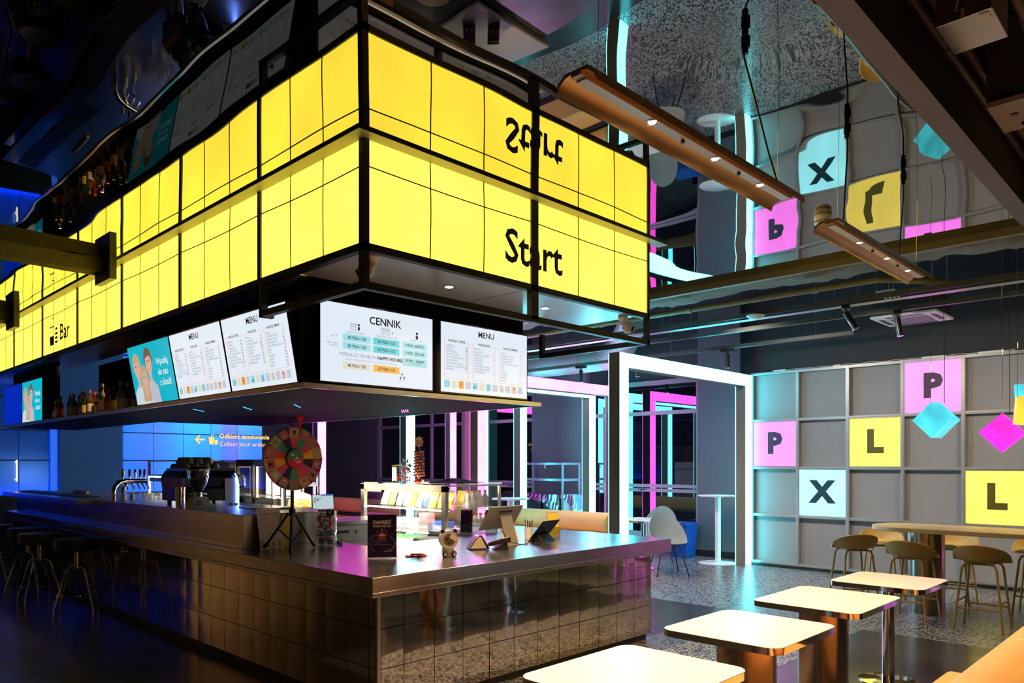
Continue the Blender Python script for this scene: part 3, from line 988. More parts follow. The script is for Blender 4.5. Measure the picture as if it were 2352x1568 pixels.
# ------------------------------------------------------------------ screen canopy
cn = thing('screen_canopy', 'black perforated metal canopy with an aluminium edge carrying the menu screens', 'canopy', (0, 0, 2.085))
b = B().box((-0.112, 0.68, 0.0), (2.25, 0.70, 0.035)).box((-0.112, 0.70, 0.0), (-0.092, 9.2, 0.035)).box((2.23, 0.70, 0.0), (2.25, 5.9, 0.035))
b.out('aluminium_edge', mat('canopy_edge', (0.62, 0.62, 0.62), 0.30, 0.9, 0.01, 2), cn, smooth=False)
PERF = mat('perforated_black', (0.0012, 0.0012, 0.0014), 0.7, 0.0, Specular_IOR_Level=0.03)
b = B().box((-0.092, 0.70, 0.006), (2.23, 5.9, 0.02)).box((-0.092, 5.9, 0.006), (0.9, 9.2, 0.02))
b.out('underside', PERF, cn, smooth=False)
b = B().box((0.0, 0.80, 0.02), (2.14, 0.84, 0.78)).box((0.06, 0.95, 0.02), (0.10, 4.05, 0.78)).box((0.06, 7.0, 0.02), (0.10, 9.2, 0.78)).box((0.02, 0.84, 0.02), (0.06, 1.0, 0.78)).box((2.14, 0.80, 0.02), (2.2, 5.9, 0.5))
b.box((0.55, 4.05, 0.02), (0.58, 7.0, 0.78))
b.out('screen_wall', PERF, cn, smooth=False)
b = B()
for k in range(46):
    for i in range(9):
        b.box((-0.005, 0.86+0.012*i, 0.08+0.013*k), (0.019, 0.8646+0.012*i, 0.085+0.013*k))
b.out('perforation', mat('perforation_holes', (0.12, 0.11, 0.13), 0.5), cn, smooth=False)
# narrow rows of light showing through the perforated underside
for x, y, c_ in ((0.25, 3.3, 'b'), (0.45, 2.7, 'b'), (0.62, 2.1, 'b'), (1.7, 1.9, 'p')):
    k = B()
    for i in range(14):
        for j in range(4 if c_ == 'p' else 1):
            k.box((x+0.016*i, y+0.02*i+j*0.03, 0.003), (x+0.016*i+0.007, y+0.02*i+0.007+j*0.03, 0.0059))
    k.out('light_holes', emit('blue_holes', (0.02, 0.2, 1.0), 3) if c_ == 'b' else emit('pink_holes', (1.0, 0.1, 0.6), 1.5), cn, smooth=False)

# ------------------------------------------------------------------ screens
SW, SH = 1.005, 0.565
def screen_base(name, label, loc, rz, rx, mm, group=None):
    t = thing(name, label, 'screen', loc, rz, group, rx)
    B().box((0, 0.0, -0.008), (SW, 0.045, SH+0.008)).box((-0.008, 0.004, -0.008), (SW+0.008, 0.045, SH+0.008)).out('bezel', BLACKG, t, smooth=False)
    B().box((0.004, -0.002, 0.004), (SW-0.004, 0.0, SH-0.004)).out('display', mm, t, smooth=False)
    B().box((0.3, 0.045, 0.1), (0.7, 0.075, 0.45)).out('bracket', BLACK, t, smooth=False)
    return t
O3 = (0, -0.0026, 0)
O4 = (0, -0.0034, 0)
LCY, LOR, LGR, LBE = flat('pale_cyan', (165, 232, 240)), flat('amber_block', (250, 185, 80)), flat('pale_grey_block', (205, 212, 228)), flat('beige_block', (233, 228, 214))
CYB, PKB = flat('cyan_block', (75, 215, 225)), flat('peach_block', (250, 205, 190))
INKS = mat('screen_ink', (0.012, 0.015, 0.03), 0.4)
INKL = emit('light_screen_ink', L(120, 130, 160), 0.39, lcd=True)
def icon(b, x, z, k):
    s = 0.02
    if k == 0:   # cup
        b.tube([(x-s, -0.003, z+0.01), (x-s*0.8, -0.003, z-s), (x+s*0.6, -0.003, z-s), (x+s*0.8, -0.003, z+0.01)], 0.0012, 4)
        b.tube([(x-s, -0.003, z+0.01), (x+s*0.8, -0.003, z+0.01), (x+s*1.3, -0.003, z+0.004), (x+s*0.8, -0.003, z-0.01)], 0.0012, 4)
        b.tube([(x-0.006, -0.003, z+0.016), (x-0.002, -0.003, z+0.026)], 0.0012, 4)
    elif k == 1:  # ice cream
        b.tube([(x-0.011, -0.003, z), (x-0.006, -0.003, z-0.026), (x+0.006, -0.003, z-0.026), (x+0.011, -0.003, z)], 0.0013, 4)
        b.tube([(x-0.012, -0.003, z), (x-0.01, -0.003, z+0.02), (x, -0.003, z+0.028), (x+0.01, -0.003, z+0.02), (x+0.012, -0.003, z)], 0.0018, 4, closed=True)
    elif k == 2:
        b.poly([(x-0.018, z-0.004), (x-0.002, z-0.004), (x-0.006, z-0.018), (x-0.014, z-0.018)], O4, X, Z)
        b.tube([(x-0.008, -0.003, z+0.014), (x+0.018, -0.003, z+0.014), (x+0.014, -0.003, z-0.016), (x-0.002, -0.003, z-0.016)], 0.0013, 4, closed=True)
    elif k == 3:
        b.tube([(x-0.012, -0.003, z+0.01), (x-0.008, -0.003, z-0.026), (x+0.008, -0.003, z-0.026), (x+0.012, -0.003, z+0.01)], 0.0013, 4, closed=True)
        b.tube([(x-0.012, -0.003, z+0.01), (x, -0.003, z+0.026), (x+0.012, -0.003, z+0.01)], 0.0013, 4)
        b.tube([(x, -0.003, z+0.006), (x, -0.003, z-0.022)], 0.001, 4)
    elif k == 4:
        b.tube([(x-0.018, -0.003, z-0.006), (x-0.004, -0.003, z+0.024), (x+0.008, -0.003, z-0.006)], 0.0013, 4, closed=True)
        b.tube([(x, -0.003, z-0.008), (x+0.02, -0.003, z-0.012), (x+0.014, -0.003, z-0.024), (x-0.006, -0.003, z-0.02)], 0.0013, 4, closed=True)
    else:
        b.tube([(x-0.01, -0.003, z), (x-0.009, -0.003, z-0.028), (x+0.009, -0.003, z-0.028), (x+0.01, -0.003, z)], 0.0013, 4, closed=True)
        for i in range(5):
            b.disc(x-0.008+0.004*i, z+0.008+0.008*(i % 2), 0.004, 0.004, O4, X, Z, 0, 6)
HOT = ['ESPRESSO', 'DOPPIO', 'AMERICANO', 'CAPPUCCINO', 'LATTE MACCHIATO', 'FLAT WHITE', 'KAWA MROŻONA', 'GORĄCA CZEKOLADA', 'HERBATA']
HOTP = ['10', '14', '12', '13', '14', '14', '14', '13', '11']
SNK = ['FRYTKI', 'NUGGETSY', 'FRYTKI+NUGGETSY', 'NACHOSY', 'POPCORN', 'TOST SER', 'TOST SER+SZYNKA', 'TOST SER+SALAMI', 'ZAPIEKANKA']
SNKP = ['9', '17', '22', '20', '17', '10', '12', '14', '20']
CLD = ['WODA', 'KARAFKA WODY', 'KARAFKA SOKU', 'SOK JABŁKOWY', 'SOK POMARAŃCZOWY', 'PEPSI', '7UP', 'MIRINDA', 'LIPTON', 'OSHEE', 'BLACK']
CLDP = ['6', '9', '15', '8', '8', '10', '10', '10', '10', '10', '10']
def menu_content(t):
    b = B().text('MENU', 0.068, 0.5, 0.50, O3, X, Z, 0.0009, 'CENTER')
    for x, z, s in ((0.17, 0.418, 'NAPOJE CIEPŁE'), (0.475, 0.418, 'PRZEKĄSKI'), (0.79, 0.418, 'NAPOJE ZIMNE')):
        b.text(s, 0.027, x, z, O3, X, Z, 0.0004, 'CENTER')
    b.out('heading', INKS, t, smooth=False)
    b, p = B(), B()
    for xs, xe, A, Pq in ((0.055, 0.285, HOT, HOTP), (0.36, 0.60, SNK, SNKP), (0.67, 0.925, CLD, CLDP)):
        for i, (a, q) in enumerate(zip(A, Pq)):
            b.text(a, 0.0215, xs, 0.378-0.0235*i, O3, X, Z)
            p.text(q, 0.0215, xe, 0.378-0.0235*i-0.006, O3, X, Z, 0.0004, 'RIGHT')
    b.out('item_list', INKL, t, smooth=False)
    p.out('price_list', INKG, t, smooth=False)
    b = B()
    for x0, x1 in ((0.035, 0.30), (0.34, 0.615), (0.65, 0.94)):
        for q in (((x0, 0.115), (x1, 0.119)), ((x0, 0.115), (x0+0.004, 0.418)), ((x1-0.004, 0.115), (x1, 0.418)), ((x0, 0.414), (x0+0.025, 0.418)), ((x1-0.025, 0.414), (x1, 0.418))):
            b.box((q[0][0], -0.0032, q[0][1]), (q[1][0], -0.0022, q[1][1]))
    b.out('list_border', PKB, t, smooth=False)
    cols = [LCY, LBE, LOR, LGR, LCY, LBE, LCY, LGR, LBE, LGR, PKB, LGR]
    b = B()
    ms = [LCY, LBE, LOR, LGR, PKB]
    for i, m in enumerate(cols):
        b.box((0.035+0.077*i, -0.0030, 0.04), (0.095+0.077*i, -0.0022, 0.10), ms.index(m))
    b.out('colour_squares', ms, t, smooth=False)
    b = B()
    for i in range(6):
        icon(b, 0.065+0.154*i, 0.07, i)
    b.out('drink_symbols', INKS, t, smooth=False)
mz, my = 2.147, 0.76
m1 = screen_base('menu_screen', 'bright MENU screen on the right face of the canopy, right of the price list screen', (1.145, my, mz), 0, 0, SCRW, 'menu screens')
menu_content(m1)
TA = -PI/2
m2 = dup(m1, (-0.005, 1.955, 2.147), TA, 'tilted MENU screen on the left face, nearest the canopy corner')
m3 = dup(m1, (-0.005, 2.985, 2.147), TA, 'tilted MENU screen on the left face, between the poster screen and another menu')
for q in (m2, m3):
    q.rotation_euler = (0.175, 0, TA)
    q.location.x = 0.0
p1 = screen_base('price_screen', 'bright CENNIK price list screen on the right face of the canopy', (0.06, my, mz), 0, 0, SCRW)
b = B().text('CENNIK', 0.078, 0.55, 0.472, O3, X, Z, 0.0014, 'CENTER')
for s, x, z in (('55 PLN / OS', 0.30, 0.327), ('65 PLN / OS', 0.30, 0.268), ('50 PLN / OS', 0.56, 0.327), ('55 PLN / OS', 0.56, 0.268), ('8 PLN - KARTA', 0.825, 0.33), ('3 PLN - ŻETON', 0.825, 0.271), ('20 PLN - PAKIET', 0.825, 0.213), ('40 PLN / OS', 0.30, 0.128), ('35 PLN / OS', 0.56, 0.128)):
    b.text(s, 0.030 if x < 0.7 else 0.0265, x, z, O4, X, Z, 0.0006, 'CENTER')
b.text('HAPPY HOURS!', 0.034, 0.475, 0.205, O4, X, Z, 0.0012)
b.out('price_text', INKS, p1, smooth=False)
b = B().text('POSKACZ TANIEJ W', 0.034, 0.465, 0.205, O3, X, Z, 0, 'RIGHT')
for s, x, z in (('PN - PT', 0.145, 0.327), ('SOB - NIEDZ', 0.145, 0.277), ('I ŚWIĘTA', 0.145, 0.258), ('GRUPY DO 4 OSÓB', 0.285, 0.366), ('GRUPY POWYŻEJ 4 OSÓB', 0.56, 0.366), ('ARENA +12 LAT', 0.845, 0.372)):
    b.text(s, 0.017, x, z, O3, X, Z, 0, 'RIGHT' if x < 0.2 else 'CENTER')
b.text('HAPPY HOURS CENA SPECJALNA PN-PT DO 15:00 ORAZ PN-CZW PO 21:00', 0.0135, 0.43, 0.172, O3, X, Z, 0, 'CENTER')
b.text('10 ŻETONÓW', 0.020, 0.825, 0.190, O4, X, Z, 0, 'CENTER')
b.out('small_text', INKL, p1, smooth=False)
b = B()
for x, z, m, h_ in ((0.30, 0.327, 0, .05), (0.30, 0.268, 0, .05), (0.56, 0.327, 1, .05), (0.56, 0.268, 1, .05), (0.30, 0.128, 2, .05), (0.56, 0.128, 3, .05), (0.825, 0.33, 0, .05), (0.825, 0.271, 0, .05), (0.825, 0.203, 0, .066)):
    b.box((x-0.118, -0.0030, z-h_/2), (x+0.118, -0.0022, z+h_/2), m)
b.out('price_blocks', [LCY, CYB, LBE, LOR], p1, smooth=False)
b = B()
for cx, n, plus in ((0.285, 4, 0), (0.55, 4, 1)):
    for i in range(n):
        xx = cx-0.032+0.021*i
        if i == 3 and not plus:
            b.disc(xx, 0.425, 0.008, 0.009, O4, X, Z)
            b.poly([(xx-0.008, 0.412), (xx+0.008, 0.412), (xx+0.008, 0.392), (xx, 0.383), (xx-0.008, 0.392)], O4, X, Z)
        else:
            b.tube([(xx+0.007*math.cos(a), -0.003, 0.425+0.008*math.sin(a)) for a in [k*PI/4 for k in range(8)]], 0.0012, 4, closed=True)
            b.tube([(xx+0.008, -0.003, 0.41), (xx-0.008, -0.003, 0.41), (xx-0.008, -0.003, 0.392), (xx, -0.003, 0.384), (xx+0.008, -0.003, 0.386)], 0.0012, 4)
    if plus:
        b.box((cx+0.052, -0.0034, 0.403), (cx+0.07, -0.0026, 0.406)).box((cx+0.0595, -0.0034, 0.395), (cx+0.0625, -0.0026, 0.414))
b.disc(0.845, 0.428, 0.010, 0.012, O4, X, Z)
b.poly([(0.834, 0.412), (0.856, 0.412), (0.856, 0.39), (0.845, 0.38), (0.834, 0.39)], O4, X, Z)
for x, z in ((0.705, 0.10), (0.725, 0.075), (0.69, 0.07)):
    b.poly([(x-0.012, z), (x, z+0.016), (x+0.010, z+0.002), (x+0.002, z+0.004), (x-0.004, z-0.016), (x-0.010, z-0.014), (x-0.004, z+0.002)], O4, X, Z)
b.out('people_symbols', INKS, p1, smooth=False)

SKIN, HAIR1, HAIR2, SHIRT, SHIRT2, WTX = flat('screen_skin', (226, 180, 160)), flat('screen_blond', (205, 170, 130)), flat('screen_brown', (125, 95, 80)), flat('screen_shirt', (215, 225, 230)), flat('screen_shirt_grey', (195, 198, 208)), flat('screen_text_white', (235, 245, 245))
LIPS, TRIM_ = flat('screen_lips', (190, 100, 100)), flat('screen_stripe', (210, 160, 110))
def kids(t):
    b = B()
    ms = [SKIN, HAIR1, HAIR2, SHIRT, SHIRT2, LIPS, INKS, WTX, TRIM_]
    def kid(x, z, s, hair, shirt, long_=False, stripe=False):
        lv = [(0, -0.0026-0.0005*i, 0) for i in range(6)]
        b.poly([(x-0.125*s, 0.004), (x-0.11*s, z-0.19*s), (x-0.04*s, z-0.145*s), (x+0.04*s, z-0.145*s), (x+0.11*s, z-0.19*s), (x+0.125*s, 0.004)], lv[0], X, Z, shirt)
        if stripe:
            b.poly([(x-0.118*s, z-0.33*s), (x+0.118*s, z-0.33*s), (x+0.118*s, z-0.315*s), (x-0.118*s, z-0.315*s)], lv[1], X, Z, 8)
        if long_:
            b.poly([(x-0.075*s, z+0.03*s), (x-0.085*s, max(0.02, z-0.20*s)), (x+0.085*s, max(0.02, z-0.20*s)), (x+0.075*s, z+0.03*s)], lv[1], X, Z, hair)
        b.poly([(x-0.028*s, z-0.16*s), (x+0.028*s, z-0.16*s), (x+0.026*s, z-0.06*s), (x-0.026*s, z-0.06*s)], lv[2], X, Z, 0)
        b.disc(x, z+0.018*s, 0.078*s, 0.088*s, lv[2], X, Z, hair, 20)
        b.disc(x, z-0.01*s, 0.060*s, 0.080*s, lv[3], X, Z, 0, 20)
        b.poly([(x-0.068*s, z+0.02*s), (x-0.045*s, z+0.075*s), (x+0.02*s, z+0.09*s), (x+0.064*s, z+0.05*s), (x+0.066*s, z+0.015*s), (x+0.03*s, z+0.045*s), (x-0.03*s, z+0.035*s)], lv[4], X, Z, hair)
        for e in (-1, 1):
            b.disc(x+e*0.022*s, z+0.005*s, 0.008*s, 0.005*s, lv[5], X, Z, 6, 8)
            b.disc(x+e*0.064*s, z-0.012*s, 0.010*s, 0.017*s, lv[1], X, Z, 0, 8)
        b.disc(x, z-0.022*s, 0.006*s, 0.008*s, lv[5], X, Z, 8, 8)
        b.disc(x, z-0.045*s, 0.022*s, 0.012*s, lv[4], X, Z, 5, 12, PI, 2*PI)
        b.disc(x, z-0.045*s, 0.017*s, 0.006*s, lv[5], X, Z, 7, 12, PI, 2*PI)
    kid(0.17, 0.36, 1.25, 1, 3)
    kid(0.47, 0.39, 1.25, 2, 4, stripe=True)
    kid(0.315, 0.25, 1.12, 1, 3, long_=True)
    b.out('children_picture', ms, t, smooth=False, fixn=False)
    b = B()
    for s, x, z in (('Wpadaj', 0.645, 0.37), ('do nas', 0.655, 0.275), ('z klasą!', 0.665, 0.18)):
        b.text(s, 0.088, x, z, O3, X, Z, 0.001)
    b.out('slogan', WTX, t, smooth=False)
k1 = screen_base('poster_screen', 'tilted cyan screen showing three smiling children, left of the menu screens', (0.0, 4.015, 2.147), TA, 0.175, SCRC, 'children poster screens')
kids(k1)
k2 = dup(k1, (0.03, 8.55, 2.147), TA, 'cyan screen with three children at far left, beyond the bottles')
k2.rotation_euler = (0.0, 0, TA)
k3 = screen_base('blue_screen', 'dim deep blue screen cut by the left edge of the photo, beyond the bottles', (0.03, 9.6, 2.147), TA, 0.0, emit('screen_blue', (0.0, 0.01, 0.25), 0.8))

# ------------------------------------------------------------------ bottles on the canopy shelf
AMB = mat('amber_bottle_glass', (0.06, 0.03, 0.005), 0.08, 0.0, 0.02, Specular_IOR_Level=0.9)
GRN = mat('dark_green_bottle_glass', (0.01, 0.03, 0.012), 0.08, 0.0, 0.02, Specular_IOR_Level=0.9)
CLR = mat('pale_bottle_glass', (0.20, 0.21, 0.18), 0.08, 0.0, 0.02, Specular_IOR_Level=0.9)
RUB = mat('red_bottle_glass', (0.10, 0.01, 0.008), 0.08, 0.0, 0.02, Specular_IOR_Level=0.9)
GOLDM = mat('gold_cap', (0.7, 0.42, 0.12), 0.3, 0.8)
def bottle(glass, cap, h, r, lab, loc, col):
    t = thing('liquor_bottle', lab, 'bottle', loc, random.uniform(0, 6), 'liquor bottles on the canopy shelf')
    B().lathe([(0, 0), (r*0.95, 0), (r, 0.01), (r, h*0.58), (r*0.85, h*0.66), (0.016, h*0.76), (0.014, h*0.9), (0, h*0.9)], n=20).out('glass_body', glass, t)
    B().lathe([(0.017, h*0.88), (0.017, h), (0, h)], n=14).out('cap', cap, t)
    B().lathe([(r+0.001, h*0.18), (r+0.001, h*0.48)], n=20).out('paper_label', col, t)
    return t
SHZ = 2.1055
kinds = [bottle(AMB, GOLDM, 0.30, 0.038, 'amber liquor bottle with a gold cap and cream label on the canopy shelf', (0.05, 4.45, SHZ), mat('cream_label', (0.6, 0.52, 0.35), 0.6)),
         bottle(CLR, WHITE, 0.33, 0.034, 'pale liquor bottle with a white cap in the row on the canopy shelf', (0.05, 4.65, SHZ), PAPER),
         bottle(GRN, BLACK, 0.30, 0.036, 'dark green liquor bottle with a black cap in the row on the canopy shelf', (0.05, 4.85, SHZ), mat('yellow_label', (0.6, 0.45, 0.08), 0.6)),
         bottle(RUB, mat('red_cap', (0.5, 0.03, 0.02), 0.4), 0.29, 0.036, 'dark red liquor bottle with a red cap in the row on the canopy shelf', (0.05, 5.05, SHZ), mat('red_label', (0.4, 0.06, 0.05), 0.6))]
rnd = random.Random(11)
y = 5.2
i = 0
while y < 6.95:
    k = kinds[[1, 0, 2, 0, 3, 2, 0, 1, 3, 2][i % 10]]
    q = dup(k, (0.04+rnd.uniform(-0.04, 0.05), y, SHZ), rnd.uniform(0, 6))
    q.scale = (1, 1, rnd.uniform(0.8, 1.08))
    y += rnd.uniform(0.085, 0.13)
    i += 1
for y in (4.2, 4.3, 4.55, 4.75, 4.95):
    dup(kinds[i % 4], (0.15, y, SHZ), 1.0)
    i += 1

# ------------------------------------------------------------------ hanging linear lamps
def lin_lamp(x0, lab):
    t = thing('hanging_lamp', lab, 'lamp', (x0, -2.17, 2.86), 0, 'long hanging lamps over the small tables')
    Ln = 1.66
    prof = [(-0.085, -0.005), (-0.078, 0.018), (-0.05, 0.038), (-0.022, 0.045), (-0.022, 0.033), (0.022, 0.033), (0.022, 0.045), (0.05, 0.038), (0.078, 0.018), (0.085, -0.005), (0.082, 0.030), (0.05, 0.055), (-0.05, 0.055), (-0.082, 0.030)]
    b = B()
    b.prism(prof, (0, 0, 0), Y, Z, (Ln, 0, 0))
    b.out('lamp_shade', BRASS, t, smooth=True, ang=0.9)
    B().box((0.03, -0.021, 0.027), (Ln-0.03, 0.021, 0.0329)).out('channel', mat('lamp_channel', (0.6, 0.55, 0.48), 0.4, 0.3), t, smooth=False)
    for k in (0.46, 0.94, 1.36):
        r = B().lathe([(0.016, 0), (0.024, -0.003), (0.024, 0)], (k, 0, 0.027), 18).out('spot_ring', CHROME, t)
        B().cyl((k, 0, 0.0255), (k, 0, 0.0245), 0.015, n=14).out('spot_lens', LEDW, r)
    for k in (0.68, 1.15):
        B().lathe([(0, 0), (0.008, -0.002), (0.008, -0.012), (0, -0.012)], (k, 0, 0.027), 10).out('screw', BLACK, t)
    for k in (0.12, Ln-0.12):
        B().cyl((k, 0, 0.05), (k, -0.01, HC-2.86), 0.0014, n=5).out('wire', CHROME, t)
    return t
lin_lamp(-0.74, 'long bronze channel-shaped hanging lamp with three spots, the nearer and larger one')
lin_lamp(1.44, 'long bronze channel-shaped hanging lamp with three spots, the farther one by the smoke detector')
lin_lamp(-3.1, 'added unseen long bronze channel-shaped hanging lamp outside the left of the view')  # added out of view to warm and brighten the bar
def cable(name, lab, pts, zc):
    t = thing(name, lab, 'cable', pts[0], 0, 'power cables hanging from the mirror ceiling')
    a = Vector(pts[0])
    L_ = [Vector(p)-a for p in pts]
    B().tube(L_, 0.0045, 6).out('cable', BLACK, t)
    B().cyl((0, 0, -0.10), (0, 0, 0.0), 0.014, n=10).cyl((0.006, 0, -0.07), (0.006, 0, -0.02), 0.02, n=10).out('connector', BLACKG, t)
cable('power_cable', 'black power cable with a connector dropping to the nearer hanging lamp', [(0.41, -2.2, HC), (0.42, -2.19, 3.4), (0.50, -2.2, 3.25), (0.66, -2.19, 3.05), (0.80, -2.17, 2.95), (0.86, -2.17, 2.915)], 0)
cable('power_cable', 'black power cable with a connector dropping to the farther hanging lamp', [(1.62, -2.2, HC), (1.63, -2.2, 3.35), (1.615, -2.19, 3.1), (1.64, -2.17, 2.915)], 0)
cable('power_cable', 'short cable with a small connector at the right end of the farther lamp', [(2.6, -2.2, HC), (2.6, -2.2, 3.3), (2.6, -2.17, 2.915)], 0)
t = thing('smoke_detector', 'white round smoke detector under the mirror ceiling beside the farther lamp', 'smoke detector', (3.15, -1.46, HC-0.001))
B().lathe([(0.065, 0), (0.068, -0.02), (0.06, -0.035), (0.062, -0.04), (0.062, -0.06), (0.045, -0.078), (0.0, -0.082)], n=28).out('detector_body', WHITE, t)
B().lathe([(0.0625, -0.048), (0.0625, -0.053)], n=28).out('vent_ring', BLACK, t)

# ------------------------------------------------------------------ hanging glowing cubes
def cube(c, s, R, m, lab, wires):
    t = thing('glowing_cube', lab, 'cube lamp', c, 0, 'glowing cubes hung before the letter wall')
    M = Matrix.Rotation(R[2], 3, 'Z') @ Matrix.Rotation(R[0], 3, 'X') @ Matrix.Rotation(R[1], 3, 'Y')
    h = s/2
    b = B()
    b.hexa([M @ Vector(p) for p in ((-h, -h, -h), (h, -h, -h), (h, h, -h), (-h, h, -h), (-h, -h, h), (h, -h, h), (h, h, h), (-h, h, h))])
    b.out('cube', m, t, smooth=False, bevel=0.004)
    top = max((M @ Vector((a*h, b_*h, h)) for a in (-1, 1) for b_ in (-1, 1)), key=lambda v: v.z)
    for k, (dx, dy) in enumerate(wires):
        p = Vector((top.x+dx, top.y+dy, top.z-0.015))
        B().tube([p, p+Vector((0.002, 0, 0.5)), p+Vector((-0.004, 0.004, 0.9)), Vector((p.x, p.y, 4.25-c[2]))], 0.0018 if k == 0 else 0.0034, 5).out('wire', CHROME if k == 0 else BLACK, t)
    return t
VA = 0.0
cube((5.95, -1.52, 2.025), 0.262, (0, PI/4, -PI/2-0.12), CC, 'cyan glowing cube hung on its corner in front of the upper pink letter P', ((0.0, 0.0), (0.10, -0.10)))
cube((6.32, -2.29, 2.24), 0.27, (0, -0.06, -PI/2+0.10), CC, 'upright cyan glowing cube at the right edge, behind the magenta and yellow ones', ((0.0, 0.08), (0.0, -0.14)))
cube((5.758, -2.147, 1.87), 0.265, (0, PI/4+0.03, -PI/2+0.12), PC, 'magenta glowing cube hung on its corner below the upright cyan cube', ((0.0, 0.0), (0.05, -0.05)))
cube((5.50, -2.42, 2.056), 0.25, (0, 0.08, -PI/2+0.25), YC, 'yellow glowing cube cut by the right edge of the photo', ((0.0, 0.0), (0.05, -0.05)))

# ------------------------------------------------------------------ small square tables
def low_table(cx, cy, sx, sy, lab, thick, px, py):
    t = thing('cafe_table', lab, 'table', (cx, cy, 0), 0, 'small square tables in a row along the bench')
    z = 0.73
    b = B().prism(rrect(-sx/2, -sy/2, sx/2, sy/2, 0.07, 6), (0, 0, z-0.035), X, Y, (0, 0, 0.033))
    b.out('table_edge', CHROME, t, ang=0.5)
    b = B().prism(rrect(-sx/2+0.002, -sy/2+0.002, sx/2-0.002, sy/2-0.002, 0.068, 6), (0, 0, z-0.0021), X, Y, (0, 0, 0.002))
    b.out('tabletop', WHITEM, t, smooth=False)
    B().cyl((px, py, 0.012), (px, py, z-0.036), 0.15 if thick else 0.043, n=36).out('pedestal', mat('bronze_steel', (0.45, 0.32, 0.24), 0.22, 1.0, 0.05, 4) if thick else CHROME, t)
    B().lathe([(0, 0), (0.2, 0), (0.2, 0.006), (0.05, 0.012), (0, 0.012)], (px, py, 0), 36).out('base_plate', CHROME, t)
    return t
low_table(-0.175, -2.02, 0.755, 0.63, 'white topped chrome edged table nearest the camera at the bottom of the photo', True, 0.0, 0.0)
low_table(0.945, -1.955, 0.72, 0.64, 'second white topped chrome edged table from the camera', True, 0.0, 0.02)
low_table(2.05, -1.925, 0.78, 0.65, 'third white topped chrome edged table from the camera', True, 0.0, 0.03)
low_table(3.11, -1.955, 0.66, 0.63, 'farthest white topped chrome edged table of the row, on a slim chrome pole', False, -0.02, 0.0)

# orange bench with rolled back, bottom right
t = thing('bench', 'orange vinyl bench with a thick rolled back in the bottom right corner', 'bench', (-0.3, -3.05, 0))
for x0, x1 in ((-1.2, 0.75), (0.76, 1.9)):
    b = B().prism(rrect(-0.17, 0.40, 0.17, 0.90, 0.165, 10), (x0+0.3, -0.16, 0), Y, Z, (x1-x0, 0, 0))
    b.out('backrest', ORANGE, t, ang=0.9, bevel=0.02)
    B().box((x0+0.3, 0.02, 0.10), (x1+0.3, 0.42, 0.45)).out('seat', ORANGE, t, bevel=0.03)
B().box((-0.9, -0.30, 0), (2.2, 0.38, 0.10)).out('plinth', BLACK, t, smooth=False)

